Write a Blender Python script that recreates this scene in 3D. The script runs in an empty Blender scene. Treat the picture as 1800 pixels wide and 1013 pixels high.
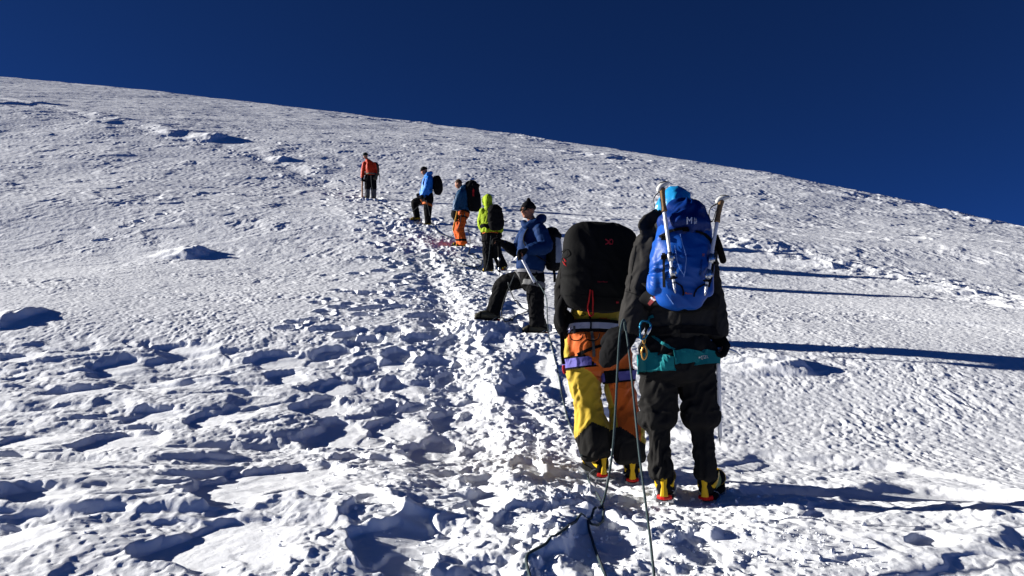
import bpy, bmesh, math, random
import numpy as np
from mathutils import Vector, Matrix
from mathutils.bvhtree import BVHTree

# ------------------------------------------------------------------ camera, sky, sun, exposure
SC = bpy.context.scene
COL = SC.collection
F = 1386.0                       # focal length in pixels of the 1800 px wide photograph
PITCH = math.radians(8.0)
CP, SP = math.cos(PITCH), math.sin(PITCH)
cam_data = bpy.data.cameras.new('camera')
cam_data.sensor_width = 36.0
cam_data.lens = 36.0 * F / 1800.0
cam_data.clip_start = 0.05
cam_data.clip_end = 3000.0
cam = bpy.data.objects.new('camera', cam_data)
cam.location = (0, 0, 0)
cam.rotation_euler = (math.radians(90) + PITCH, 0, 0)
COL.objects.link(cam)
SC.camera = cam

SUN_ELEV = math.radians(15.3)
SUN_AZ = math.radians(-81.0)      # from +Y, negative = to the left
world = bpy.data.worlds.new('World')
SC.world = world
world.use_nodes = True
wn = world.node_tree
wn.nodes.clear()
sky = wn.nodes.new('ShaderNodeTexSky')
sky.sky_type = 'NISHITA'
sky.sun_disc = False
sky.sun_elevation = SUN_ELEV
sky.sun_rotation = SUN_AZ
sky.altitude = 5200
sky.air_density = 0.26
sky.dust_density = 0.0
sky.ozone_density = 10.0
bg = wn.nodes.new('ShaderNodeBackground')
bg.inputs['Strength'].default_value = 0.05
wo = wn.nodes.new('ShaderNodeOutputWorld')
wn.links.new(sky.outputs[0], bg.inputs['Color'])
wn.links.new(bg.outputs[0], wo.inputs['Surface'])

sun_data = bpy.data.lights.new('sun', 'SUN')
sun_data.energy = 4.8
sun_data.angle = math.radians(0.5)
sun_data.color = (1.0, 0.965, 0.91)
sun = bpy.data.objects.new('sun', sun_data)
sdir = Vector((math.sin(SUN_AZ) * math.cos(SUN_ELEV), math.cos(SUN_AZ) * math.cos(SUN_ELEV), math.sin(SUN_ELEV)))
sun.rotation_euler = sdir.to_track_quat('Z', 'Y').to_euler()
sun.location = sdir * 50
COL.objects.link(sun)

SC.view_settings.view_transform = 'Standard'
SC.view_settings.look = 'None'
SC.view_settings.gamma = 1.0
SC.view_settings.exposure = 1.42
SC.cycles.max_bounces = 8
SC.cycles.diffuse_bounces = 6

RNG = random.Random(7)


def at(px, py, d):
    """world point seen at pixel (px, py) of the 1800 x 1013 photograph at camera depth d"""
    x = (px - 900.0) / F * d
    y = (506.5 - py) / F * d
    return Vector((x, d * CP - y * SP, d * SP + y * CP))


# ------------------------------------------------------------------ noise
_r = np.random.RandomState(11)
PERM = _r.permutation(256).astype(np.int32)
PERM = np.concatenate([PERM, PERM])
GA = _r.rand(256) * 2 * np.pi
GX, GY = np.cos(GA).astype(np.float32), np.sin(GA).astype(np.float32)


def pn(x, y, seed=0):
    xf0 = np.floor(x); yf0 = np.floor(y)
    xi = (xf0.astype(np.int64) + seed * 37) & 255
    yi = (yf0.astype(np.int64) + seed * 91) & 255
    xf = (x - xf0).astype(np.float32); yf = (y - yf0).astype(np.float32)
    u = xf * xf * xf * (xf * (xf * 6 - 15) + 10)
    v = yf * yf * yf * (yf * (yf * 6 - 15) + 10)
    x1 = (xi + 1) & 255; y1 = (yi + 1) & 255
    def g(a, b, fx, fy):
        h = PERM[PERM[a] + b]
        return GX[h] * fx + GY[h] * fy
    n00 = g(xi, yi, xf, yf); n10 = g(x1, yi, xf - 1, yf)
    n01 = g(xi, y1, xf, yf - 1); n11 = g(x1, y1, xf - 1, yf - 1)
    a = n00 + u * (n10 - n00); b = n01 + u * (n11 - n01)
    return (a + v * (b - a)) * 1.5


def sst(a, b, x):
    t = np.clip((x - a) / (b - a), 0, 1)
    return t * t * (3 - 2 * t)


# ------------------------------------------------------------------ the snow slope
def pix_tv(px, py):
    p = at(px, py, 1.0)
    return p.x / p.y, p.z / p.y

SKYPX = [(-300, 118), (0, 135), (150, 148), (300, 166), (600, 200), (780, 219), (950, 243), (1200, 283), (1400, 316), (1600, 352),
         (1800, 400), (2100, 480)]
_t = [pix_tv(*p) for p in SKYPX]
SKC = np.polyfit([a for a, b in _t], [b for a, b in _t], 5)


def vsky(t):
    return np.polyval(SKC, np.clip(t, -0.85, 0.85))


def cross(Y, t):
    """the slope also falls gently to the right, a little more higher up"""
    c = np.interp(Y, [0, 10, 17, 28, 50, 100], [0.028, 0.030, 0.040, 0.062, 0.085, 0.10])
    return -c * np.clip(t, -1.2, 1.2)

# where each climber's feet stand: pixel and camera depth
FEET = [(1205, 872, 4.5), (1078, 838, 5.25), (922, 579, 10.3), (870, 475, 17.2), (808, 433, 19.9), (742, 393, 22.7), (650, 351, 28.5)]
nodesY, nodesZ = [-6.0, 0.0], [-2.9, -1.62]
for px_, py_, d_ in FEET:
    p = at(px_, py_, d_)
    nodesY.append(p.y)
    nodesZ.append(p.z - float(cross(p.y, p.x / p.y)) * p.y)
v0 = float(vsky(0.0))
nodesY += [45.0, 70.0, 100.0, 150.0, 220.0, 300.0]
nodesZ += [0.317 * 45, 0.338 * 70, 0.354 * 100, 0.372 * 150, 0.385 * 220, 0.39 * 300]
NY = np.array(nodesY); NZ = np.array(nodesZ)


def pchip(x):
    h = np.diff(NY); dl = np.diff(NZ) / h
    m = np.empty(len(NY)); m[0] = dl[0]; m[-1] = dl[-1]
    m[1:-1] = (dl[:-1] * h[1:] + dl[1:] * h[:-1]) / (h[1:] + h[:-1])
    i = np.clip(np.searchsorted(NY, x) - 1, 0, len(h) - 1)
    s = (x - NY[i]) / h[i]
    h00 = 2 * s**3 - 3 * s**2 + 1; h10 = s**3 - 2 * s**2 + s
    h01 = -2 * s**3 + 3 * s**2; h11 = s**3 - s**2
    return h00 * NZ[i] + h10 * h[i] * m[i] + h01 * NZ[i + 1] + h11 * h[i] * m[i + 1]


def base_z(X, Y):
    X = np.asarray(X, float); Y = np.asarray(Y, float)
    Ye = np.maximum(Y, 3.0)
    t = X / Ye
    z1 = pchip(Y) + cross(Ye, t) * Ye
    u = z1 / Ye - vsky(t)
    e = 0.0012
    v = vsky(t) + e - np.sqrt(u * u + e * e)      # the crest: beyond it the hill falls away
    return np.where(Y > 12, v * Ye, z1 + (Y > 6) * 0.0)


def ground_px(px, py):
    """point of the slope seen at a pixel (nearest hit of the view ray)"""
    t, v = pix_tv(px, py)
    Y = np.geomspace(2.6, 99.0, 4000)
    g = v * Y - base_z(t * Y, Y)
    k = np.argmax(g < 0)
    if g[k] >= 0:
        k = len(Y) - 1
    return Vector((t * Y[k], Y[k], float(base_z(t * Y[k], Y[k]))))


def grid_axes():
    tin = np.arange(-0.68, 0.6801, 0.00092)
    out = 0.68 + (np.linspace(0, 1, 150)[1:] ** 1.6) * 1.4
    T = np.concatenate([-out[::-1], tin, out])
    Y = [-2.2]
    while Y[-1] < 112:
        y = Y[-1]
        Y.append(y + (max(0.0090, 0.0025 * y) if y > 2.9 else 0.05))
    while Y[-1] < 290:
        Y.append(Y[-1] * 1.03)
    return T, np.array(Y)

T, YR = grid_axes()
APEX = 2.6
GY_, GT_ = np.meshgrid(YR, T, indexing='ij')
GX_ = (GY_ + APEX) * GT_
Zb = base_z(GX_, GY_)
X, Y = GX_.astype(np.float32), GY_.astype(np.float32)
H = np.zeros_like(X)
cell = (Y + APEX) * 0.00105


def lod(lam):
    return np.clip(lam / (2.2 * cell) - 0.25, 0, 1)


def rows_for(y0, y1):
    return np.searchsorted(YR, y0), np.searchsorted(YR, y1)


def window(cx, cy, R):
    r0, r1 = rows_for(cy - R, cy + R)
    r1 = max(r1, r0 + 1)
    w = max(0.2, cy - R + APEX)
    c0 = np.searchsorted(T, min((cx - R) / w, (cx - R) / (cy + R + APEX)))
    c1 = np.searchsorted(T, max((cx + R) / w, (cx + R) / (cy + R + APEX)))
    return slice(r0, r1), slice(c0, max(c1, c0 + 1))


# wind-packed surface everywhere
H += 0.10 * pn(X / 9.0, Y / 14.0, 1) + 0.035 * pn(X / 3.1, Y / 4.5, 2)
wx = X + 0.10 * pn(X / 0.7, Y / 0.7, 3)
wy = Y + 0.10 * pn(X / 0.7, Y / 0.7, 4)
patch = sst(-0.25, 0.45, pn(X / 2.6, Y / 1.7, 5) + 0.5 * pn(X / 0.9, Y / 0.7, 6))
far = sst(9, 26, Y)
H += lod(0.07) * (0.0029 + 0.0018 * patch) * (1 - 1.5 * np.abs(pn(wx / 0.088, wy / 0.125, 7)))
H += lod(0.05) * 0.0018 * pn(wx / 0.05, wy / 0.07, 8)
H -= lod(0.045) * (0.0030 + 0.002 * patch) * sst(0.10, 0.36, pn((wx + 0.02 * pn(X / 0.05, Y / 0.05, 15)) / 0.050, wy / 0.058, 16))
H += lod(0.14) * (0.0022 + 0.002 * patch) * (1 - 1.7 * np.abs(pn(wx / 0.15, wy / 0.21, 11)))
H += lod(0.2) * (0.002 + 0.005 * patch + 0.006 * far) * (1 - 2.0 * np.abs(pn(wx / 0.26, wy / 0.36, 9)))
H += lod(0.5) * (0.004 + 0.018 * patch * far) * pn(wx / 0.62, wy / 0.8, 10)
# hard-edged wind slabs farther up, long across the slope
n1 = pn(wx / 1.7 + 0.4 * pn(X / 1.1, Y / 1.1, 12), wy / 1.2, 13)
H += far * 0.028 * sst(0.12, 0.45, n1)
n2 = pn(wx / 4.2, wy / 2.6, 14)
H += sst(16, 40, Y) * 0.04 * sst(0.2, 0.6, n2)

def pdist(path, signed=False, lo=None, hi=None):
    """distance of every grid vertex to a polyline; with signed=True, + to the right of travel"""
    best = np.full(X.shape, 1e9, np.float32); sgn = np.ones(X.shape, np.float32); ww = np.zeros(X.shape, np.float32)
    n = len(path) - 1
    for i in range(n):
        (ax, ay, aw), (bx, by, bw) = path[i], path[i + 1]
        dx, dy = bx - ax, by - ay
        L2 = dx * dx + dy * dy + 1e-9
        u = np.clip(((X - ax) * dx + (Y - ay) * dy) / L2, 0, 1)
        ex, ey = X - (ax + u * dx), Y - (ay + u * dy)
        d = np.sqrt(ex * ex + ey * ey)
        m = d < best
        best = np.where(m, d, best)
        sgn = np.where(m, np.sign(dy * (X - ax) - dx * (Y - ay)), sgn)
        ww = np.where(m, aw + u * (bw - aw), ww)
    return (best * sgn if signed else best), ww


def gp(px, py, w=0.0):
    p = ground_px(px, py)
    return (p.x, p.y, w)


# ---- wind-carved zone in front: ledges and scoops ----
ledge, _ = pdist([(-9.0, 8.6, 0), gp(0, 604), gp(180, 606), gp(420, 612), gp(640, 650), gp(700, 720)][:5], signed=True)
mzL = sst(-0.25, 0.25, ledge + 0.25 * pn(X / 0.9, Y / 0.6, 21)) * (X < 0.2)
rl, _ = pdist([gp(1120, 740), gp(1290, 792), gp(1420, 803), gp(1560, 815), gp(1700, 842), gp(1830, 878), (6.5, 3.2, 0)], signed=True)
rl = rl + 0.07 * pn(X / 0.5, Y / 0.3, 22)
mzR = sst(-0.03, 0.10, rl) * (X > 0.9)
front = sst(4.4, 3.9, Y + 0.2 * pn(X, Y, 23))
mz = np.clip(np.maximum(np.maximum(mzL, 0.6 * mzR), front * 0.9), 0, 1).astype(np.float32)

sx = X + 0.30 * pn(X / 1.2, Y / 0.9, 24) + 0.06 * pn(X / 0.25, Y / 0.2, 25)
sy = Y + 0.22 * pn(X / 1.3, Y / 0.8, 26) + 0.05 * pn(X / 0.22, Y / 0.18, 27)
ca, sa = math.cos(0.22), math.sin(0.22)
ux, uy = sx * ca + sy * sa, -sx * sa + sy * ca
a1 = pn(ux / 1.05, uy / 0.42, 28)
a2 = pn(ux / 0.48, uy / 0.21, 29)
a3 = pn(ux / 0.20, uy / 0.10, 30)
edge = np.exp(-((a1 + 0.2) / 0.25) ** 2)
a0 = pn(ux / 2.4, uy / 1.0, 20)
slab = (0.035 * sst(-0.34, -0.12, a1) + 0.060 * sst(-0.45, 0.35, a0) + 0.012 * a1 + 0.020 * sst(-0.30, -0.12, a2) + (0.004 + 0.010 * edge) * a2
        + (0.003 + 0.007 * edge) * a3 + 0.0025 * pn(X / 0.055, Y / 0.05, 19) + 0.002 * (1 - 2 * np.abs(pn(ux / 0.12, uy / 0.035, 18))))
b0 = pn(ux / 0.95, uy / 0.62, 62); b1 = pn((ux - 0.30 * b0) / 0.95, uy / 0.62, 62)
b2 = pn(ux / 0.42, uy / 0.30, 63); b3 = pn((ux - 0.13 * b2) / 0.42, uy / 0.30, 63)
b4 = pn(ux / 0.19, uy / 0.15, 64); b5 = pn((ux - 0.06 * b4) / 0.19, uy / 0.15, 64)
H += mz * (1 - 0.65 * mzR) * (0.046 * b1 + 0.022 * b3 * (0.5 + 0.8 * edge) + 0.009 * b5)          # wind ridges, steep on the lee side
H *= (1 - 0.25 * mz)
H += mz * 0.66 * (slab - 0.09)
# crust lip where the smooth slope breaks off on the right
H += (X > 0.9) * 0.010 * np.exp(-((rl + 0.05) / 0.07) ** 2)
H -= mzR * 0.02 * sst(0.0, 0.12, rl) * sst(0.95, 0.5, rl)

# ---- the beaten track ----
TR = [(1000, 1200, 1.5), (900, 1013, 1.35), (850, 880, 1.25), (810, 740, 1.3), (780, 620, 1.3), (765, 530, 1.25),
      (765, 470, 1.15), (745, 430, 1.1), (710, 400, 1.1), (670, 372, 1.1), (630, 348, 1.1), (570, 322, 1.0),
      (500, 296, 0.9), (430, 266, 0.9), (330, 250, 0.9), (230, 224, 1.0), (130, 203, 1.1), (40, 182, 1.2), (0, 170, 1.3), (-120, 150, 1.4)]
trail = [(0.25, 0.2, 1.7)] + [gp(*q) for q in TR[1:]]
td, tw = pdist(trail, signed=True)
twn = td / tw + 0.28 * pn(X / 0.6, Y / 0.8, 31)
tm = sst(1.45, 0.6, np.abs(twn)).astype(np.float32)
churn_x = X + 0.05 * pn(X / 0.14, Y / 0.14, 32)
churn_y = Y + 0.05 * pn(X / 0.14, Y / 0.14, 33)
H *= (1 - 0.3 * tm)
H -= 0.012 * tm
rd, _ = pdist([gp(715, 398), gp(765, 440), gp(800, 490), gp(840, 545), gp(852, 600), gp(872, 680), gp(900, 760), gp(950, 860), gp(985, 960), gp(1010, 1013)], signed=True)
core = np.exp(-((rd + 0.1) / 0.6) ** 2)
chunk = (0.016 * lod(.34) * pn(churn_x / 0.34, churn_y / 0.40, 34) + 0.018 * lod(.16) * (np.abs(pn(churn_x / 0.15, churn_y / 0.17, 35)) * 2.4 - 0.6)
         + 0.014 * lod(.09) * sst(0.0, 0.16, pn(churn_x / 0.095, churn_y / 0.10, 36)) + 0.010 * lod(.06) * sst(0.05, 0.2, pn(X / 0.055, Y / 0.06, 39)) + 0.004 * lod(.03) * pn(X / 0.03, Y / 0.032, 37))
loose = sst(-0.1, 0.35, pn(X / 0.5, Y / 0.6, 38))
H += tm * chunk * (0.12 + 0.25 * loose + 0.38 * core)
H0 = H.copy()

rg = random.Random(5)


Hs = None


def foot(cx, cy, ang, L, W, dep, rim=0.02):
    R = L * 1.9 + 0.05
    s = window(cx, cy, R)
    x, y = X[s] - cx, Y[s] - cy
    if x.size == 0:
        return
    c, si = math.cos(ang), math.sin(ang)
    u, v = (x * c + y * si), (-x * si + y * c)
    wob = 0.16 * pn(x / 0.09 + cx * 3, y / 0.09 + cy * 3, 40)
    r = np.sqrt((u / L) ** 2 + (v / W) ** 2) + wob
    w = sst(1.05, 0.80, r)
    if w.size > 4:
        H[s] += w * 0.6 * (float((H[s] * w).sum() / (w.sum() + 1e-6)) - H[s])
    H[s] -= dep * w
    H[s] += rim * np.exp(-((r - 1.22) / 0.20) ** 2) * (0.4 + 1.2 * np.clip(pn(x / 0.12 + cx, y / 0.12 + cy, 41) + 0.4, 0, 1))


tp = np.array([(a, b) for a, b, c in trail])
seg = np.linalg.norm(np.diff(tp, axis=0), axis=1)
cum = np.concatenate([[0], np.cumsum(seg)])


def on_trail(s):
    i = min(np.searchsorted(cum, s, side='right') - 1, len(seg) - 1)
    u = (s - cum[i]) / seg[i]
    p = tp[i] + u * (tp[i + 1] - tp[i])
    d = (tp[i + 1] - tp[i]) / seg[i]
    return p, d, trail[i][2] + u * (trail[i + 1][2] - trail[i][2])

s_ = 1.2
while s_ < min(cum[-1] - 1, 75):
    p, d, w = on_trail(s_)
    for k in range(2 if s_ < 30 else 1):
        off = rg.gauss(0.0, 0.62) * w
        al = rg.uniform(-.2, .2)
        q = (p[0] + d[1] * off + d[0] * al, p[1] - d[0] * off + d[1] * al)
        foot(q[0], q[1], math.atan2(d[1], d[0]) + rg.gauss(0, 0.35), rg.uniform(0.16, 0.22), rg.uniform(0.095, 0.15),
             rg.uniform(0.015, 0.045), rg.uniform(0.003, 0.012))
    s_ += 0.24 if s_ < 30 else 0.35
# single footprints beside the track, left of it
for px, py, w in [(585, 588, 70), (600, 548, 50), (548, 572, 40), (612, 520, 40), (560, 590, 40), (640, 560, 45), (625, 483, 35), (650, 520, 50),
                  (660, 547, 55), (690, 522, 50), (700, 500, 40), (640, 455, 30), (655, 430, 28), (665, 410, 25), (632, 405, 24), (640, 390, 22),
                  (620, 376, 20), (600, 362, 18), (665, 455, 32), (672, 478, 36), (520, 578, 45), (700, 545, 60), (730, 520, 50),
                  (745, 560, 70), (690, 590, 80), (640, 610, 80), (735, 600, 60), (585, 630, 80), (780, 560, 50), (760, 530, 50),
                  (690, 440, 30), (700, 465, 34), (720, 485, 40), (245, 388, 22), (222, 398, 22), (283, 375, 22), (180, 420, 30),
                  (505, 588, 40), (575, 560, 36), (610, 600, 50), (700, 630, 70), (760, 640, 70), (650, 660, 80)]:
    g = ground_px(px, py)
    foot(g.x, g.y, rg.uniform(0.2, 2.2), w / F * g.y * 0.50, w / F * g.y * 0.38, rg.uniform(0.05, 0.10), 0.012)


dl = H - H0
H = H0 + np.where(dl < 0, -0.055 * np.tanh(-dl / 0.055), 0.03 * np.tanh(dl / 0.03)).astype(np.float32) + 0.022 * tm


def hollow(px, py, wpx, hpx, dep=None, tilt=0.0):
    """scoop: sharp drop at its left edge, smooth floor rising gently to the right"""
    g = ground_px(px, py)
    rx = wpx / 2 / F * g.y
    ry = abs(ground_px(px, py - hpx / 2).y - ground_px(px, py + hpx / 2).y) / 2
    if dep is None:
        dep = min(0.070, 0.12 * 2 * rx)
    s = window(g.x, g.y, max(rx, ry) * 1.6)
    x, y = X[s] - g.x, Y[s] - g.y
    y = y - tilt * x
    k = max(rx, 0.15)
    r = np.sqrt((x / rx) ** 2 + (y / ry) ** 2) + 0.48 * pn(x / k + px, y / k + py, 42) + 0.18 * pn(x / 0.16 + px, y / 0.16, 43) + 0.05 * pn(x / 0.05 + px, y / 0.05, 42)
    le = np.clip(0.5 - 0.9 * x / rx + 0.25 * y / ry, 0, 1)          # 1 on the left and far-left rim
    w = np.clip((1.08 - r) / (0.75 - 0.55 * le), 0, 1)
    w = w * w * (3 - 2 * w)
    ramp = np.clip(0.62 - 0.40 * x / rx, 0.1, 1.0)
    sm = Hs[s] if Hs is not None else 0.0
    H[s] += w * 0.75 * (sm - H[s])
    H[s] -= dep * w * ramp


def mound(px, py, wpx, hpx, h, skew=0.35, edge=0.15):
    """drift: gentle face to the left, short steep face to the right"""
    g = ground_px(px, py)
    rx = wpx / 2 / F * g.y
    ry = abs(ground_px(px, py - hpx / 2).y - ground_px(px, py + hpx / 2).y) / 2
    s = window(g.x, g.y, max(rx, ry) * 1.4)
    x, y = (X[s] - g.x) / rx, (Y[s] - g.y) / ry
    x = x + 0.10 * pn(x * 2 + px, y * 2, 44)
    r2 = np.clip(1 - y * y - 0.0 * x, 0, 1)
    prof = np.where(x < skew, sst(-1.0, skew, x), 1 - sst(skew, skew + edge, x))
    H[s] += h * prof * r2 ** 0.7 * (0.85 + 0.3 * pn(x * 3 + px, y * 3, 45))


Hs = (0.10 * pn(X / 9.0, Y / 14.0, 1) + 0.035 * pn(X / 3.1, Y / 4.5, 2)).astype(np.float32)
for q in [(400, 965, 290, 110), (520, 850, 300, 70), (45, 955, 130, 60), (75, 880, 180, 40), (225, 795, 190, 34), (275, 748, 110, 30), (378, 755, 100, 40),
          (150, 703, 150, 22), (222, 650, 110, 24), (520, 645, 170, 26), (515, 676, 100, 26), (600, 692, 90, 26), (590, 728, 150, 30), (610, 775, 160, 50),
          (60, 790, 120, 22), (470, 985, 120, 30), (690, 650, 90, 26), (735, 690, 80, 34), (705, 760, 110, 36), (800, 740, 90, 32), (770, 800, 110, 40),
          (860, 880, 110, 44), (720, 960, 200, 80), (1100, 950, 200, 90), (950, 655, 90, 70), (910, 700, 70, 40), (990, 690, 60, 50), (1000, 905, 90, 40),
           (1650, 962, 110, 22), (1480, 905, 130, 20), (905, 540, 60, 26), (880, 610, 60, 30), (20, 640, 110, 20), (330, 620, 120, 16),
          (1740, 905, 120, 30), (1300, 960, 110, 26)]:
    hollow(*q)
for q in [(325, 447, 130, 20, .22, 0.2, .5), (15, 572, 110, 40, .12, 0.3, .3), (1340, 645, 210, 34, .13, 0.45, .35),
          (375, 243, 110, 14, .30, 0.1, .25), (300, 236, 90, 10, .16, 0.0, .6), (200, 214, 90, 10, .16, 0.0, .5), (490, 280, 60, 8, .20, 0.2, .4),
          (20, 182, 100, 12, .2, 0.5, .3), (1750, 915, 260, 70, .07, 0.2, .4), (1340, 430, 130, 10, .10, 0.3, .4)]:
    mound(*q)
# ridge of thrown-up snow beside the trench the climbers follow
rdn = rd + 0.08 * pn(X / 0.3, Y / 0.3, 46)
H += (0.026 * np.exp(-(rdn / 0.16) ** 2) * (0.6 + 0.9 * pn(X / 0.24, Y / 0.3, 47))) * (Y > 3)
H -= 0.04 * sst(0.05, 0.4, rdn) * sst(0.85, 0.5, rdn) * sst(2.5, 3.5, Y) * sst(24, 14, Y)

# smooth trough to the right of the nearest climbers
tq, tqw = pdist([gp(1310, 868, 0.12), gp(1420, 868, 0.24), gp(1560, 866, 0.26), gp(1680, 866, 0.20), gp(1790, 872, 0.10)])
tqn = tq / np.maximum(tqw, 0.05) + 0.22 * pn(X / 0.35, Y / 0.3, 70)
tw_ = sst(1.25, 0.35, tqn)
H += tw_ * 0.85 * (Hs - H) - 0.07 * tw_

# broken drifts high on the right and along the crest
for band, amp in [([gp(1290, 425), gp(1400, 445), gp(1500, 470), gp(1600, 485), gp(1700, 508), gp(1830, 540)], 0.055),
                  ([gp(1020, 270), gp(1100, 280)], 0.10), ([gp(590, 205), gp(700, 213), gp(850, 230), gp(960, 250)], 0.10),
                  ([gp(1480, 340), gp(1560, 352), gp(1740, 388), gp(1820, 402)], 0.06)]:
    bd, _ = pdist(band)
    k = 1.0 if amp < 0.12 and band[0][1] < 30 else 2.5
    m = np.exp(-(bd / (0.9 * k)) ** 2)
    H += m * amp * (sst(-0.1, 0.3, pn(wx / (0.9 * k), wy / (0.6 * k), 48)) + 0.5 * sst(0.05, 0.2, pn(wx / (0.33 * k), wy / (0.3 * k), 49)))

# old track leading on to the crest at the far left, with a bank on its upper side
ot, _ = pdist([gp(628, 347), gp(560, 318), gp(500, 292), gp(430, 263), gp(330, 247), gp(230, 222), gp(130, 200), gp(60, 186), gp(0, 173), gp(-80, 158)], signed=True)
otn = ot + 0.35 * pn(X / 2.5, Y / 3.5, 50)
H -= 0.05 * np.exp(-((otn + 0.1) / 0.7) ** 2) * sst(26, 31, Y) * (1 + 0.6 * pn(X / 0.8, Y / 1.5, 52))
H += 0.08 * np.exp(-((otn - 1.2) / 0.8) ** 2) * sst(30, 36, Y) * sst(-0.3, 0.5, pn(X / 2.2, Y / 3.0, 51))

Z = (Zb + H).astype(np.float64)

# footholds: the snow meets every boot sole: (x, y, z, radius)
PINS = []


def pin(p, r=0.16):
    PINS.append((p.x, p.y, p.z, r))


def terrain_z(x, y):
    j = np.clip(np.searchsorted(YR, y) - 1, 0, len(YR) - 2)
    a = (y - YR[j]) / (YR[j + 1] - YR[j])
    t = x / (y + APEX)
    i = int(np.clip(np.searchsorted(T, t) - 1, 0, len(T) - 2))
    b = (t - T[i]) / (T[i + 1] - T[i])
    return float((1 - a) * ((1 - b) * Z[j, i] + b * Z[j, i + 1]) + a * ((1 - b) * Z[j + 1, i] + b * Z[j + 1, i + 1]))


def apply_pins():
    for x0, y0, z0, r in PINS:
        s = window(x0, y0, r * 2.4)
        d = np.sqrt((X[s] - x0) ** 2 + (Y[s] - y0) ** 2)
        w = sst(r * 2.2, r * 0.8, d + 0.25 * r * pn(X[s] / 0.07, Y[s] / 0.07, 60))
        Z[s] += w * (z0 + 0.25 * (H[s] - H[s].mean()) - Z[s])


# ------------------------------------------------------------------ materials
MATS = {}


def nodes_of(name):
    m = bpy.data.materials.new(name)
    m.use_nodes = True
    return m, m.node_tree, m.node_tree.nodes['Principled BSDF']


def noise_bump(nt, b, scale, strength, dist=0.01, detail=4.0, rough=0.6):
    tc = nt.nodes.new('ShaderNodeTexCoord')
    n = nt.nodes.new('ShaderNodeTexNoise')
    n.inputs['Scale'].default_value = scale
    n.inputs['Detail'].default_value = detail
    n.inputs['Roughness'].default_value = rough
    bp = nt.nodes.new('ShaderNodeBump')
    bp.inputs['Strength'].default_value = strength
    bp.inputs['Distance'].default_value = dist
    nt.links.new(tc.outputs['Object'], n.inputs['Vector'])
    nt.links.new(n.outputs['Fac'], bp.inputs['Height'])
    nt.links.new(bp.outputs['Normal'], b.inputs['Normal'])
    return n, tc


def fabric(name, col, rough=0.75, sheen=0.15, var=0.25, spec=0.15, bump=0.35, scale=60, metal=0.0):
    if name in MATS:
        return MATS[name]
    m, nt, b = nodes_of(name)
    n, tc = noise_bump(nt, b, scale, bump, 0.004)
    n2 = nt.nodes.new('ShaderNodeTexNoise')
    n2.inputs['Scale'].default_value = 7.0
    n2.inputs['Detail'].default_value = 5.0
    nt.links.new(tc.outputs['Object'], n2.inputs['Vector'])
    mix = nt.nodes.new('ShaderNodeMix'); mix.data_type = 'RGBA'
    mix.inputs['A'].default_value = (*[c * (1 - var) for c in col], 1)
    mix.inputs['B'].default_value = (*[min(1, c * (1 + var)) for c in col], 1)
    nt.links.new(n2.outputs['Fac'], mix.inputs['Factor'])
    nt.links.new(mix.outputs['Result'], b.inputs['Base Color'])
    b.inputs['Roughness'].default_value = rough if max(col) > 0.03 else 0.8
    b.inputs['Specular IOR Level'].default_value = spec if max(col) > 0.03 else spec * 0.12
    b.inputs['Sheen Weight'].default_value = sheen
    b.inputs['Metallic'].default_value = metal
    MATS[name] = m
    return m


m, nt, b = nodes_of('snow')
b.inputs['Roughness'].default_value = 0.55
b.inputs['Specular IOR Level'].default_value = 0.35
b.inputs['Subsurface Weight'].default_value = 0.0
tc = nt.nodes.new('ShaderNodeTexCoord')
n1_ = nt.nodes.new('ShaderNodeTexNoise'); n1_.inputs['Scale'].default_value = 24.0; n1_.inputs['Detail'].default_value = 9.0; n1_.inputs['Roughness'].default_value = 0.7
n2_ = nt.nodes.new('ShaderNodeTexNoise'); n2_.inputs['Scale'].default_value = 1.3; n2_.inputs['Detail'].default_value = 4.0
bp = nt.nodes.new('ShaderNodeBump'); bp.inputs['Strength'].default_value = 0.45; bp.inputs['Distance'].default_value = 0.008
nt.links.new(tc.outputs['Object'], n1_.inputs['Vector']); nt.links.new(tc.outputs['Object'], n2_.inputs['Vector'])
nt.links.new(n1_.outputs['Fac'], bp.inputs['Height']); nt.links.new(bp.outputs['Normal'], b.inputs['Normal'])
mx = nt.nodes.new('ShaderNodeMix'); mx.data_type = 'RGBA'
mx.inputs['A'].default_value = (0.80, 0.82, 0.85, 1); mx.inputs['B'].default_value = (0.86, 0.87, 0.885, 1)
nt.links.new(n2_.outputs['Fac'], mx.inputs['Factor']); nt.links.new(mx.outputs['Result'], b.inputs['Base Color'])
MATS['snow'] = m


def build_terrain():
    apply_pins()
    nr, nc = X.shape
    co = np.stack([GX_, GY_, Z], -1).reshape(-1, 3).astype(np.float32)
    idx = np.arange(nr * nc, dtype=np.int32).reshape(nr, nc)
    q = np.stack([idx[:-1, :-1], idx[:-1, 1:], idx[1:, 1:], idx[1:, :-1]], -1).reshape(-1)
    me = bpy.data.meshes.new('snow_slope')
    me.vertices.add(nr * nc); me.vertices.foreach_set('co', co.ravel())
    nf = (nr - 1) * (nc - 1)
    me.loops.add(nf * 4); me.loops.foreach_set('vertex_index', q)
    me.polygons.add(nf); me.polygons.foreach_set('loop_start', np.arange(0, nf * 4, 4, dtype=np.int32))
    me.polygons.foreach_set('use_smooth', np.ones(nf, bool))
    me.update(calc_edges=True)
    me.materials.append(MATS['snow'])
    o = bpy.data.objects.new('snow_slope', me)
    o['kind'] = 'structure'
    COL.objects.link(o)
    return o

# ------------------------------------------------------------------ mesh helpers
BASE = {}          # object name -> world position of its origin


def V(*a):
    return Vector(a)


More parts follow.
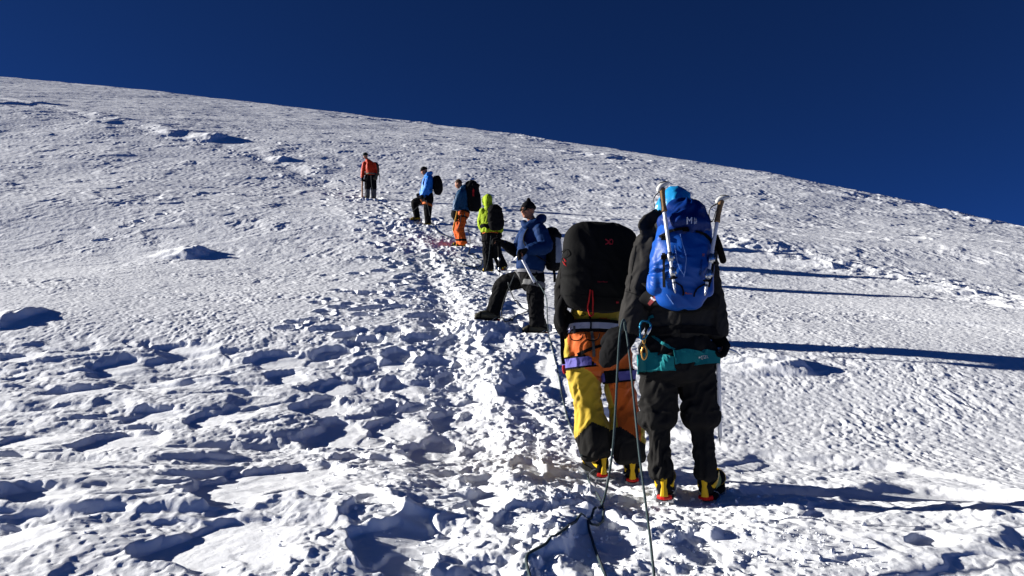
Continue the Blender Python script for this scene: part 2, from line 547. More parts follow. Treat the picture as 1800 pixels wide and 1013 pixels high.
def catmull(pts, n):
    P = [np.array(p, float) for p in pts]
    if len(P) < 3 or n <= 1:
        return P
    out = []
    for i in range(len(P) - 1):
        p0 = P[max(i - 1, 0)]; p1 = P[i]; p2 = P[i + 1]; p3 = P[min(i + 2, len(P) - 1)]
        for k in range(n):
            t = k / n
            out.append(0.5 * ((2 * p1) + (-p0 + p2) * t + (2 * p0 - 5 * p1 + 4 * p2 - p3) * t * t + (-p0 + 3 * p1 - 3 * p2 + p3) * t ** 3))
    out.append(P[-1])
    return out


class Geo:
    def __init__(self):
        self.v = []; self.f = []; self.m = []

    def add(self, vs, fs, mi=0):
        o = len(self.v)
        self.v += [tuple(p) for p in vs]
        self.f += [tuple(i + o for i in f) for f in fs]
        self.m += [mi] * len(fs)

    def chain(self, pts, rads, side=None, seg=16, n=4, sq=2.0, mi=0, cap=1.0):
        """closed tube through pts; each radius is r or (a, b), a measured along side"""
        rr = [(r, r) if not hasattr(r, '__len__') else tuple(r) for r in rads]
        Q = catmull([tuple(p) + r for p, r in zip(pts, rr)], n)
        C = [Vector(q[:3]) for q in Q]
        R = [(max(q[3], 1e-4), max(q[4], 1e-4)) for q in Q]
        tg = []
        for i in range(len(C)):
            a = C[max(i - 1, 0)]; b_ = C[min(i + 1, len(C) - 1)]
            tg.append((b_ - a).normalized())
        s0 = Vector(side) if side is not None else tg[0].orthogonal()
        rings = []
        prev = s0
        def ring(c, t, ra, rb, s):
            s = (s - t * s.dot(t)).normalized()
            w = t.cross(s)
            out = []
            for k in range(seg):
                th = 2 * math.pi * k / seg
                cx, sx_ = math.cos(th), math.sin(th)
                cx = math.copysign(abs(cx) ** (2 / sq), cx); sx_ = math.copysign(abs(sx_) ** (2 / sq), sx_)
                out.append(c + s * (ra * cx) + w * (rb * sx_))
            return out, s
        if cap:
            for th in (80, 55, 28):
                a = math.radians(th)
                off = min(R[0]) * math.sin(a) * cap
                rings.append(ring(C[0] - tg[0] * off, tg[0], R[0][0] * math.cos(a), R[0][1] * math.cos(a), prev)[0])
        for i, c in enumerate(C):
            r_, s = ring(c, tg[i], R[i][0], R[i][1], prev if side is None else s0)
            prev = s
            rings.append(r_)
        if cap:
            for th in (28, 55, 80):
                a = math.radians(th)
                off = min(R[-1]) * math.sin(a) * cap
                rings.append(ring(C[-1] + tg[-1] * off, tg[-1], R[-1][0] * math.cos(a), R[-1][1] * math.cos(a), prev if side is None else s0)[0])
        vs = [p for r_ in rings for p in r_]
        fs = []
        for i in range(len(rings) - 1):
            for k in range(seg):
                k2 = (k + 1) % seg
                fs.append((i * seg + k, i * seg + k2, (i + 1) * seg + k2, (i + 1) * seg + k))
        fs.append(tuple(range(seg))[::-1])
        fs.append(tuple((len(rings) - 1) * seg + k for k in range(seg)))
        self.add(vs, fs, mi)
        return self

    def ball(self, c, r, side=(1, 0, 0), up=(0, 0, 1), mi=0, seg=14):
        """ellipsoid; r = (side, third, up)"""
        if not hasattr(r, '__len__'):
            r = (r, r, r)
        c = Vector(c); u = Vector(up).normalized(); s = Vector(side); s = (s - u * s.dot(u)).normalized(); w = u.cross(s)
        vs, fs = [], []
        nr = seg // 2
        for i in range(1, nr):
            ph = math.pi * i / nr
            for k in range(seg):
                th = 2 * math.pi * k / seg
                vs.append(c + s * (r[0] * math.sin(ph) * math.cos(th)) + w * (r[1] * math.sin(ph) * math.sin(th)) + u * (r[2] * math.cos(ph)))
        n = len(vs)
        vs += [c + u * r[2], c - u * r[2]]
        for i in range(nr - 2):
            for k in range(seg):
                k2 = (k + 1) % seg
                fs.append((i * seg + k, (i + 1) * seg + k, (i + 1) * seg + k2, i * seg + k2))
        for k in range(seg):
            k2 = (k + 1) % seg
            fs.append((n, k, k2)); fs.append((n + 1, (nr - 2) * seg + k2, (nr - 2) * seg + k))
        self.add(vs, fs, mi)
        return self

    def box(self, c, ax, ay, az, mi=0):
        """box from centre and three half-extent vectors"""
        c = Vector(c)
        vs = [c + ax * i + ay * j + az * k for i in (-1, 1) for j in (-1, 1) for k in (-1, 1)]
        fs = [(0, 1, 3, 2), (4, 6, 7, 5), (0, 4, 5, 1), (2, 3, 7, 6), (0, 2, 6, 4), (1, 5, 7, 3)]
        self.add(vs, fs, mi)
        return self

    def grid(self, rows, thick, normals, mi=0, closed=False):
        """sheet of points with thickness along the given normals"""
        nr, nc = len(rows), len(rows[0])
        top = [p + n * thick for r_, nn in zip(rows, normals) for p, n in zip(r_, nn)]
        bot = [p for r_ in rows for p in r_]
        N = nr * nc
        fs = []
        def q(i, j, o):
            return o + (i % nr) * nc + j
        last = nr if closed else nr - 1
        for i in range(last):
            for j in range(nc - 1):
                fs.append((q(i, j, 0), q(i, j + 1, 0), q(i + 1, j + 1, 0), q(i + 1, j, 0)))
                fs.append((q(i, j, N), q(i + 1, j, N), q(i + 1, j + 1, N), q(i, j + 1, N)))
            fs.append((q(i, 0, 0), q(i + 1, 0, 0), q(i + 1, 0, N), q(i, 0, N)))
            fs.append((q(i, nc - 1, 0), q(i, nc - 1, N), q(i + 1, nc - 1, N), q(i + 1, nc - 1, 0)))
        if not closed:
            for j in range(nc - 1):
                fs.append((q(0, j, 0), q(0, j, N), q(0, j + 1, N), q(0, j + 1, 0)))
                fs.append((q(nr - 1, j, 0), q(nr - 1, j + 1, 0), q(nr - 1, j + 1, N), q(nr - 1, j, N)))
        self.add(top + bot, fs, mi)
        return self

    def build(self, name, mats, parent=None, smooth=True, origin=None):
        if not self.v:
            return None
        return make_obj(name, np.array(self.v, float), self.f, mats, parent, self.m, smooth, origin)


def make_obj(name, co, faces, mats, parent=None, midx=None, smooth=True, origin=None):
    if not isinstance(mats, (list, tuple)):
        mats = [mats]
    if parent is not None:
        base = BASE[parent.name]
    else:
        base = Vector(origin) if origin is not None else Vector(co.mean(0))
    me = bpy.data.meshes.new(name)
    me.from_pydata((co - np.array(base)).tolist(), [], faces)
    for m_ in mats:
        me.materials.append(m_)
    if midx is not None:
        me.polygons.foreach_set('material_index', np.array(midx, np.int32))
    me.polygons.foreach_set('use_smooth', np.full(len(me.polygons), smooth))
    me.update()
    o = bpy.data.objects.new(name, me)
    COL.objects.link(o)
    if parent is not None:
        o.parent = parent
    else:
        o.location = base
    BASE[o.name] = Vector(base)
    return o


def empty(name, loc):
    o = bpy.data.objects.new(name, None)
    o.empty_display_size = 0.1
    COL.objects.link(o)
    o.location = loc
    BASE[o.name] = Vector(loc)
    return o


def tag(o, label, cat, group=None):
    o['label'] = label; o['category'] = cat
    if group:
        o['group'] = group
    return o


def remesh(geo, voxel, smooth):
    me = bpy.data.meshes.new('tmp')
    me.from_pydata(geo.v, [], geo.f)
    o = bpy.data.objects.new('tmp', me)
    COL.objects.link(o)
    md = o.modifiers.new('r', 'REMESH'); md.mode = 'VOXEL'; md.voxel_size = voxel; md.adaptivity = 0
    dg = bpy.context.evaluated_depsgraph_get()
    dg.update()
    ev = o.evaluated_get(dg)
    m2 = ev.to_mesh()
    co = np.empty(len(m2.vertices) * 3); m2.vertices.foreach_get('co', co); co = co.reshape(-1, 3)
    ed = np.empty(len(m2.edges) * 2, np.int64); m2.edges.foreach_get('vertices', ed); ed = ed.reshape(-1, 2)
    lp = np.empty(len(m2.loops), np.int64); m2.loops.foreach_get('vertex_index', lp)
    ls = np.empty(len(m2.polygons), np.int64); m2.polygons.foreach_get('loop_start', ls)
    faces = lp.reshape(-1, 4) if len(lp) == 4 * len(ls) else None
    if faces is None:
        faces = [tuple(p.vertices) for p in m2.polygons]
    ev.to_mesh_clear()
    bpy.data.objects.remove(o)
    bpy.data.meshes.remove(me)
    co = lap(co, ed, smooth)
    return co, ed, faces


def lap(co, ed, it, k=0.6):
    n = len(co)
    deg = np.bincount(ed.ravel(), minlength=n).reshape(-1, 1)
    for i in range(it):
        s = np.zeros_like(co)
        for a in range(3):
            s[:, a] = np.bincount(ed[:, 0], co[ed[:, 1], a], n) + np.bincount(ed[:, 1], co[ed[:, 0], a], n)
        co = co + k * (s / np.maximum(deg, 1) - co)
    return co


def vnormals(co, faces):
    f = np.asarray(faces)
    a = co[f[:, 2]] - co[f[:, 0]]; b_ = co[f[:, 3]] - co[f[:, 1]]
    n = np.cross(a, b_)
    out = np.zeros_like(co)
    for k in range(4):
        for c in range(3):
            out[:, c] += np.bincount(f[:, k], n[:, c], len(co))
    return out / (np.linalg.norm(out, axis=1, keepdims=True) + 1e-12)


def soft(name, geo, mats, parent=None, voxel=0.012, smooth=3, disp=None, matfn=None, origin=None, post=None):
    """one continuous cloth or skin surface grown over overlapping volumes"""
    co, ed, faces = remesh(geo, voxel, smooth)
    if disp is not None:
        co = co + vnormals(co, faces) * disp(co)[:, None]
        co = lap(co, ed, 1, 0.35)
    if post is not None:
        co = post(co)
    mi = None
    if matfn is not None:
        c = co[np.asarray(faces)].mean(1)
        mi = matfn(c)
    o = make_obj(name, co, np.asarray(faces).tolist(), mats, parent, mi, True, origin)
    o_bvh = BVHTree.FromPolygons([Vector(p) for p in co], np.asarray(faces).tolist())
    return o, o_bvh


def folds(bones, seed=0, quilt=None):
    """cloth folds running across each limb: bones = (a, b, amplitude, folds per metre, weight of joint end 0..1)"""
    def fn(P):
        best = np.full(len(P), 1e9); out = np.zeros(len(P))
        for i, (a, b_, amp, fr) in enumerate(bones):
            a = np.array(a, float); b_ = np.array(b_, float)
            d = b_ - a; L = np.linalg.norm(d); d = d / L
            h = (P - a) @ d
            hc = np.clip(h, 0, L)
            q = P - (a + hc[:, None] * d)
            r = np.linalg.norm(q, axis=1)
            e1 = np.cross(d, [0.3, 1, 0.1]); e1 /= np.linalg.norm(e1); e2 = np.cross(d, e1)
            ph = np.arctan2(q @ e2, q @ e1)
            cxp, sxp = np.cos(ph), np.sin(ph)
            hh = h * fr + 0.9 * cxp + 0.5 * pn(h * 9, cxp * 1.3 + seed, seed + i)
            n_ = pn(hh, cxp * 1.1 + 7.3 * i + sxp * 0.7, seed + 3 * i)
            n2 = pn(hh * 2.1 + sxp, sxp * 1.7 + 3.1 * i, seed + 5 * i + 1)
            n3 = pn(h * fr * 0.4 + 2 * sxp, cxp * 2 + i, seed + 9)
            v = amp * ((1 - 2.4 * np.abs(n_)) * 0.65 + 0.35 * (1 - 2.2 * np.abs(n2)) + 0.6 * n3)
            if quilt:
                v = v * 0.5 + quilt[1] * (np.abs(np.sin(np.pi * h / quilt[0] + 0.25 * cxp)) ** 0.6 - 0.6)
            m_ = r < best
            best = np.where(m_, r, best); out = np.where(m_, v, out)
        return out
    return fn


def proj(P):
    """photo pixel of world points"""
    P = np.asarray(P, float)
    d = P[:, 1] * CP + P[:, 2] * SP
    y = -P[:, 1] * SP + P[:, 2] * CP
    return 900 + F * P[:, 0] / d, 506.5 - F * y / d


def hit(bvhs, px, py, org=None):
    d = at(px, py, 1.0).normalized()
    best = None
    for bv in (bvhs if isinstance(bvhs, (list, tuple)) else [bvhs]):
        p, n, i, dist = bv.ray_cast(Vector((0, 0, 0)), d)
        if p is not None and (best is None or dist < best[2]):
            if n.dot(d) > 0:
                n = -n
            best = (p, n, dist)
    return best


def band(name, path, bvh, mats, parent, lift=0.003, thick=0.003, across=3, n=6, geo=None, mi=0, keep=False):
    """strip lying on a surface; path = (px, py, half width px) along its middle"""
    g = geo or Geo()
    Q = catmull(path, n)
    rows, nrm = [], []
    last = None
    for i, q in enumerate(Q):
        a = Q[max(i - 1, 0)]; b_ = Q[min(i + 1, len(Q) - 1)]
        t = np.array([b_[0] - a[0], b_[1] - a[1]]); t /= (np.linalg.norm(t) + 1e-9)
        pr = np.array([-t[1], t[0]])
        row, nn = [], []
        ok = True
        for k in range(across):
            w = (k / (across - 1) * 2 - 1) * q[2]
            h = hit(bvh, q[0] + pr[0] * w, q[1] + pr[1] * w)
            if h is None:
                ok = False
                break
            row.append(h[0] + h[1] * lift); nn.append(h[1])
        if ok:
            rows.append(row); nrm.append(nn)
    if len(rows) > 1:
        g.grid(rows, thick, nrm, mi)
    if geo is None and g.v:
        return g.build(name, mats, parent, smooth=False)
    return g


def ringband(name, bvh, c, axis, width, mats, parent, lift=0.003, thick=0.004, reach=0.45, n=56, across=4, geo=None, mi=0, wid=None, ref=(1, 0, 0), rmax=None):
    """belt closed round a body; found by casting rays inward"""
    g = geo or Geo()
    c = Vector(c); ax = Vector(axis).normalized()
    s = Vector(ref); s = (s - ax * s.dot(ax)).normalized(); w = ax.cross(s)
    R = []
    for k in range(n):
        th = 2 * math.pi * k / n
        d = s * math.cos(th) + w * math.sin(th)
        wk = width if wid is None else wid(th)
        row = []
        for j in range(across):
            o = c + ax * ((j / (across - 1) - 0.5) * wk)
            p, nn, i, dist = bvh.ray_cast(o, d, rmax or reach)
            row.append(((p - o).length if p is not None else None, o, d))
        R.append(row)
    good = [x[0] for r_ in R for x in r_ if x[0] is not None]
    if not good:
        return None
    med = sorted(good)[len(good) // 2]
    rad = np.array([[x[0] if x[0] is not None else med for x in r_] for r_ in R])
    rad = np.minimum(rad, med * 1.4)
    mx = rad.max(1)
    for _ in range(3):
        mx = np.maximum(mx, 0.5 * (np.roll(mx, 1) + np.roll(mx, -1)))
    rad = np.maximum(rad, mx[:, None] - 0.008)
    rows = [[x[1] + x[2] * (rad[i, j] + lift) for j, x in enumerate(r_)] for i, r_ in enumerate(R)]
    nrm = [[x[2] for x in r_] for r_ in R]
    g.grid(rows, thick, nrm, mi, closed=True)
    if geo is None:
        return g.build(name, mats, parent)
    return g


def poly_decal(g, pts, bvh, lift=0.004, mi=0, thick=0.0015):
    """small flat mark from pixel outline, laid on a surface"""
    bm = bmesh.new()
    vs = [bm.verts.new((x, y, 0)) for x, y in pts]
    bm.faces.new(vs)
    bmesh.ops.triangulate(bm, faces=bm.faces[:])
    bm.verts.index_update()
    P = []
    ok = True
    for v_ in bm.verts:
        h = hit(bvh, v_.co.x, v_.co.y)
        if h is None:
            ok = False
            break
        P.append(h[0] + h[1] * lift)
    if ok:
        g.add(P, [tuple(v_.index for v_ in f.verts) for f in bm.faces], mi)
    bm.free()
    return g


def text_decal(g, s, px, py, hpx, bvh, ang=0.0, lift=0.004, mi=0, squash=1.0):
    cu = bpy.data.curves.new('t', 'FONT')
    cu.body = s; cu.size = 1.0; cu.align_x = 'CENTER'; cu.align_y = 'CENTER'; cu.resolution_u = 2
    o = bpy.data.objects.new('t', cu)
    COL.objects.link(o)
    dg = bpy.context.evaluated_depsgraph_get(); dg.update()
    me = o.evaluated_get(dg).to_mesh()
    c, si = math.cos(ang), math.sin(ang)
    P = []
    for v_ in me.vertices:
        x, y = v_.co.x * hpx * squash, v_.co.y * hpx
        h = hit(bvh, px + x * c + y * si, py + x * si - y * c)
        P.append(h[0] + h[1] * lift if h else None)
    fs = [tuple(f.vertices) for f in me.polygons if all(P[i] is not None for i in f.vertices)]
    P = [p if p is not None else Vector((0, 0, 0)) for p in P]
    used = sorted({i for f in fs for i in f}); mp = {i: k for k, i in enumerate(used)}
    g.add([P[i] for i in used], [tuple(mp[i] for i in f) for f in fs], mi)
    o.evaluated_get(dg).to_mesh_clear()
    bpy.data.objects.remove(o); bpy.data.curves.remove(cu)
    return g


# ------------------------------------------------------------------ colours
def C_(name, col, **k):
    return fabric(name, col, **k)

SKIN = fabric('skin', (0.26, 0.115, 0.07), rough=0.5, sheen=0, var=0.15, bump=0.1)
BLACK = fabric('black_cloth', (0.0075, 0.0075, 0.008), rough=0.7, sheen=0.0)
DARK = fabric('charcoal_cloth', (0.0140, 0.0135, 0.0130), rough=0.6, sheen=0.0)
GREY = fabric('grey_shell', (0.0230, 0.0220, 0.0212), rough=0.6, sheen=0.0)
PACKB = fabric('black_pack_cloth', (0.0095, 0.0095, 0.0095), rough=0.55, sheen=0.0)
RUBBER = fabric('rubber', (0.008, 0.008, 0.008), rough=0.6, sheen=0)
YEL = fabric('yellow_cloth', (0.37, 0.25, 0.015))
ORA = fabric('orange_cloth', (0.42, 0.078, 0.006))
BLUE = fabric('blue_pack_cloth', (0.002, 0.048, 0.25), rough=0.45, sheen=0.0)
BLUED = fabric('deep_blue_cloth', (0.001, 0.018, 0.12), rough=0.45, sheen=0.0)
SKYB = fabric('light_blue_hood_cloth', (0.008, 0.19, 0.42), rough=0.32, sheen=0, spec=0.5)
TEAL = fabric('teal_webbing', (0.003, 0.135, 0.145), sheen=0)
TEALB = fabric('teal_lit_webbing', (0.003, 0.16, 0.16), sheen=0)
LILAC = fabric('lilac_webbing', (0.10, 0.09, 0.30), sheen=0)
PALE = fabric('pale_webbing', (0.42, 0.42, 0.50), sheen=0)
RED = fabric('red_cord', (0.34, 0.010, 0.012), sheen=0)
STEEL = fabric('steel', (0.45, 0.46, 0.48), rough=0.32, metal=1.0, sheen=0, bump=0.05)
ALU = fabric('white_aluminium', (0.62, 0.63, 0.65), rough=0.4, sheen=0, spec=0.5, bump=0.05)
GOLD = fabric('gold_anodised', (0.60, 0.32, 0.08), rough=0.3, metal=0.8, sheen=0, bump=0.05)
ANOB = fabric('blue_anodised', (0.01, 0.13, 0.22), rough=0.3, metal=0.5, sheen=0, bump=0.05)
CORK = fabric('cork', (0.19, 0.115, 0.055), rough=0.85, sheen=0, bump=0.5)
WHITE = fabric('white_plastic', (0.50, 0.50, 0.48), rough=0.4, sheen=0, bump=0.05)
CRY = fabric('yellow_plastic', (0.52, 0.32, 0.008), rough=0.4, sheen=0, bump=0.1)
CRR = fabric('red_plastic', (0.40, 0.012, 0.010), rough=0.4, sheen=0, bump=0.1)
LIME = fabric('pale_green_leather', (0.20, 0.27, 0.09), rough=0.7, sheen=0)
ORASTR = fabric('orange_webbing', (0.40, 0.09, 0.015), sheen=0)
WOOD = fabric('wood', (0.30, 0.13, 0.045), rough=0.6, sheen=0)
OLIVE = fabric('olive_leather', (0.05, 0.047, 0.030), rough=0.6, sheen=0)
ROPE = fabric('teal_grey_rope_sheath', (0.022, 0.040, 0.043), rough=0.8, sheen=0.1, var=0.5, bump=0.8, scale=220)
ROPED = fabric('dark_rope_sheath', (0.022, 0.026, 0.028), rough=0.8, sheen=0.1, var=0.4, bump=0.8, scale=220)


# ------------------------------------------------------------------ people
def hand_geo(g, W, dirv, palm, side, k=1.0, curl=0.6, r=0.0095, mitt=False, spread=0.0):
    """palm, four unequal bent fingers and a thumb; W wrist, dirv along the hand, palm = way the palm faces, side = thumb side"""
    d = Vector(dirv).normalized(); p = Vector(palm); p = (p - d * p.dot(d)).normalized(); s = d.cross(p) * side
    W = Vector(W)
    g.chain([W - d * 0.03 * k, W + d * 0.02 * k, W + d * 0.085 * k], [(0.030 * k, 0.024 * k), (0.036 * k, 0.020 * k), (0.043 * k, 0.017 * k)], side=s, seg=12, n=2)
    if mitt:
        g.chain([W + d * 0.01 * k, W + d * 0.08 * k, W + d * 0.13 * k + p * 0.02 * k, W + d * 0.165 * k + p * 0.045 * k],
                [(0.045 * k, 0.036 * k), (0.056 * k, 0.040 * k), (0.052 * k, 0.036 * k), (0.036 * k, 0.028 * k)], side=s, seg=14, n=3)
    else:
        for i, (off, L) in enumerate(((0.034, 0.078), (0.011, 0.088), (-0.012, 0.082), (-0.033, 0.064))):
            b = W + d * (0.082 * k) + s * off * k
            pts = [b - d * 0.02 * k]
            ang = 0.12
            q = b
            pts.append(q)
            for fr in (0.44, 0.31, 0.25):
                ang += curl
                dd = d * math.cos(ang) + p * math.sin(ang) + s * (off * spread)
                q = q + dd.normalized() * (L * fr * k)
                pts.append(q)
            g.chain(pts, [r * 1.1, r * 1.08, r, r * 0.92, r * 0.8], seg=8, n=1)
    b = W + d * 0.025 * k + s * 0.032 * k
    t1 = (d * 0.72 + s * 0.62 + p * 0.35).normalized(); t2 = (d * 0.85 + s * 0.1 + p * 0.6).normalized()
    rr = r * 1.25 if not mitt else 0.024 * k
    g.chain([b, b + t1 * 0.042 * k, b + t1 * 0.042 * k + t2 * 0.032 * k, b + t1 * 0.042 * k + t2 * 0.056 * k], [rr * 1.2, rr * 1.1, rr, rr * 0.85], seg=8, n=1)


def head_geo(g, c, f, up=(0, 0, 1), k=1.0):
    f = Vector(f).normalized(); u = Vector(up); u = (u - f * u.dot(f)).normalized(); s = f.cross(u)
    c = Vector(c)
    g.ball(c + u * 0.02 * k - f * 0.01 * k, (0.074 * k, 0.092 * k, 0.098 * k), side=s, up=u)
    g.ball(c - u * 0.03 * k + f * 0.025 * k, (0.060 * k, 0.066 * k, 0.075 * k), side=s, up=u)
    g.ball(c - u * 0.078 * k + f * 0.058 * k, (0.030 * k, 0.024 * k, 0.024 * k), side=s, up=u)           # chin
    g.chain([c + u * 0.015 * k + f * 0.082 * k, c - u * 0.012 * k + f * 0.100 * k, c - u * 0.024 * k + f * 0.104 * k], [0.008 * k, 0.011 * k, 0.014 * k], seg=8, n=2)
    g.chain([c + u * 0.030 * k + f * 0.078 * k - s * 0.034 * k, c + u * 0.036 * k + f * 0.086 * k, c + u * 0.030 * k + f * 0.078 * k + s * 0.034 * k], [0.009 * k] * 3, seg=8, n=2)
    g.chain([c - u * 0.050 * k + f * 0.078 * k - s * 0.020 * k, c - u * 0.049 * k + f * 0.089 * k, c - u * 0.050 * k + f * 0.078 * k + s * 0.020 * k], [0.006 * k, 0.008 * k, 0.006 * k], seg=8, n=2)
    for q in (-1, 1):
        g.ball(c - u * 0.012 * k + s * q * 0.044 * k + f * 0.058 * k, (0.022 * k, 0.020 * k, 0.018 * k), side=s, up=u)   # cheek
        g.ball(c + s * q * 0.076 * k - f * 0.008 * k, (0.010 * k, 0.019 * k, 0.030 * k), side=s, up=u)                   # ear
    return f, u, s


def boot(parent, S, toe, A, upper, k=1.0, crampon=True, patch=None, fine=0.008, tint=(None, None)):
    """boot with sole and strapped-on crampon; S = middle of the sole, toe = direction of the toe, A = ankle"""
    t = Vector(toe).normalized()
    u = Vector((0, 0, 1)); u = (u - t * u.dot(t)).normalized(); s = t.cross(u)
    S = Vector(S); A = Vector(A)
    g = Geo()
    g.chain([S - t * 0.095 * k + u * 0.052 * k, S - t * 0.02 * k + u * 0.062 * k, S + t * 0.07 * k + u * 0.052 * k, S + t * 0.135 * k + u * 0.038 * k],
            [(0.044 * k, 0.050 * k), (0.044 * k, 0.060 * k), (0.050 * k, 0.048 * k), (0.042 * k, 0.032 * k)], side=s, seg=16, n=4)
    g.chain([S - t * 0.070 * k + u * 0.07 * k, S - t * 0.062 * k + u * 0.14 * k, A * 0.6 + (S - t * 0.055 * k + u * 0.2 * k) * 0.4], [(0.046 * k, 0.060 * k), (0.050 * k, 0.060 * k), (0.052 * k, 0.058 * k)], side=s, seg=16, n=3)
    Sn = np.array(S); un = np.array(u)
    def flat(co):
        h = (co - Sn) @ un
        return co - np.minimum(h, 0)[:, None] * un
    tn, sn = np.array(t), np.array(s)
    def mf(c):
        a = (c - Sn) @ tn; h = (c - Sn) @ un
        return ((np.abs(a + 0.03) < 0.05) & (h > 0.035) & (h < 0.10)).astype(int)
    o, bv = soft('boot', g, [upper, patch or upper], parent, fine, 3, matfn=mf, post=flat)
    # sole
    out = []
    for i in range(28):
        th = 2 * math.pi * i / 28
        a = math.cos(th); w = math.sin(th)
        wd = 0.046 if a > 0 else 0.040
        wd *= 1.0 - 0.18 * math.exp(-((a + 0.15) / 0.3) ** 2)
        out.append(S + t * ((0.150 * a + 0.018) * k) + s * (wd * math.copysign(abs(w) ** 0.7, w) * k))
    n_ = len(out)
    sg = Geo()
    sg.add([p + u * 0.012 * k for p in out] + [p - u * 0.014 * k for p in out],
           [tuple(range(n_)), tuple(range(2 * n_ - 1, n_ - 1, -1))] + [(i, n_ + i, n_ + (i + 1) % n_, (i + 1) % n_) for i in range(n_)])
    sg.build('sole', RUBBER, o, smooth=False)
    if crampon:
        c = Geo()
        lo = -0.022 * k
        for a0, a1, w0 in ((-0.10, -0.01, 0.036), (0.045, 0.145, 0.044)):
            for q in (-1, 1):
                c.box(S + t * ((a0 + a1) / 2 * k) + s * (q * w0 * k) + u * lo, t * ((a1 - a0) / 2 * k), s * (0.006 * k), u * (0.008 * k), 0)
            for a_ in (a0, a1):
                c.box(S + t * (a_ * k) + u * (lo - 0.001), t * (0.008 * k), s * (w0 * k), u * (0.005 * k), 0)
        c.box(S + t * (0.018 * k) + u * (lo - 0.002), t * (0.04 * k), s * (0.010 * k), u * (0.003 * k), 0)
        def spike(b_, d_, L=0.032, w=0.007):
            d_ = d_.normalized()
            c.chain([b_, b_ + d_ * (L * 0.6 * k), b_ + d_ * (L * k)], [(w * k, w * 0.5 * k), (w * 0.7 * k, w * 0.4 * k), (0.001, 0.001)], side=t, seg=6, n=1, cap=0)
        for a_, w0 in ((-0.10, 0.030), (-0.02, 0.036), (0.05, 0.044), (0.09, 0.044), (0.135, 0.038)):
            for q in (-1, 1):
                spike(S + t * (a_ * k) + s * (q * w0 * k) + u * lo, -u * 1.0 + s * (q * 0.12))
        for q in (-1, 1):
            spike(S + t * (0.145 * k) + s * (q * 0.018 * k) + u * lo, t - u * 0.35, 0.045)
        # heel block, lever and strap
        c.chain([S - t * 0.118 * k - s * 0.030 * k + u * 0.004 * k, S - t * 0.136 * k + u * 0.004 * k, S - t * 0.118 * k + s * 0.030 * k + u * 0.004 * k], [(0.012 * k, 0.012 * k)] * 3, seg=8, n=3, mi=2, cap=0.3)
        c.chain([S - t * 0.140 * k + u * 0.014 * k, S - t * 0.132 * k + u * 0.06 * k, S - t * 0.126 * k + u * 0.108 * k], [(0.020 * k, 0.008 * k), (0.014 * k, 0.008 * k), (0.018 * k, 0.008 * k)], side=s, seg=8, n=3, mi=1, cap=0.5)
        rows = []
        ringband('x', bv, S + u * 0.080 * k - t * 0.045 * k, u + t * -0.35, 0.022 * k, None, None, 0.002, 0.004, 0.16, 28, 3, geo=c, mi=1, rmax=0.2)
        ringband('x', bv, S + u * 0.035 * k + t * 0.095 * k, t, 0.018 * k, None, None, 0.002, 0.003, 0.16, 24, 3, geo=c, mi=1, rmax=0.2)
        for q in (-1, 1):
            c.chain([S - t * 0.128 * k + u * 0.045 * k + s * q * 0.012 * k, S - t * 0.08 * k + u * 0.02 * k + s * q * 0.050 * k, S - t * 0.03 * k + u * lo + s * q * 0.046 * k], [0.0022 * k] * 3, seg=6, n=3, mi=0)
        c.build('crampon', [STEEL, tint[0] or CRY, tint[1] or CRR], o, smooth=False)
    ang = math.atan2(t.z, math.hypot(t.x, t.y))
    PLANES.append((S - u * (0.030 * k), t, s, u, k))
    return o, bv

PLANES = []


def pin_boots():
    for S, t, s, u, k in PLANES:
        s_ = window(S.x, S.y, 0.8 if S.y > 6.5 else 1.6)
        if Z[s_].size == 0:
            continue
        dx, dy = X[s_] - S.x, Y[s_] - S.y
        th = Vector((t.x, t.y)).normalized()
        a = dx * th.x + dy * th.y; b_ = -dx * th.y + dy * th.x
        near = np.where(dy < 0, 0.5, 1.0)
        d = near * np.sqrt((np.maximum(np.abs(a - 0.015) - 0.11, 0)) ** 2 + (np.maximum(np.abs(b_) - 0.03, 0)) ** 2)
        pl = S.z - (u.x * dx + u.y * dy) / u.z
        w = sst(0.34 if S.y > 6.5 else 0.42, 0.05, d + 0.05 * pn(X[s_] / 0.07, Y[s_] / 0.07, 60))
        crumbs = 0.010 * pn(X[s_] / 0.05, Y[s_] / 0.05, 61) * sst(0.0, 0.05, d)
        Z[s_] += w * (pl + crumbs + 0.45 * (H[s_] - Hs[s_]) * sst(0.02, 0.2, d) - Z[s_])


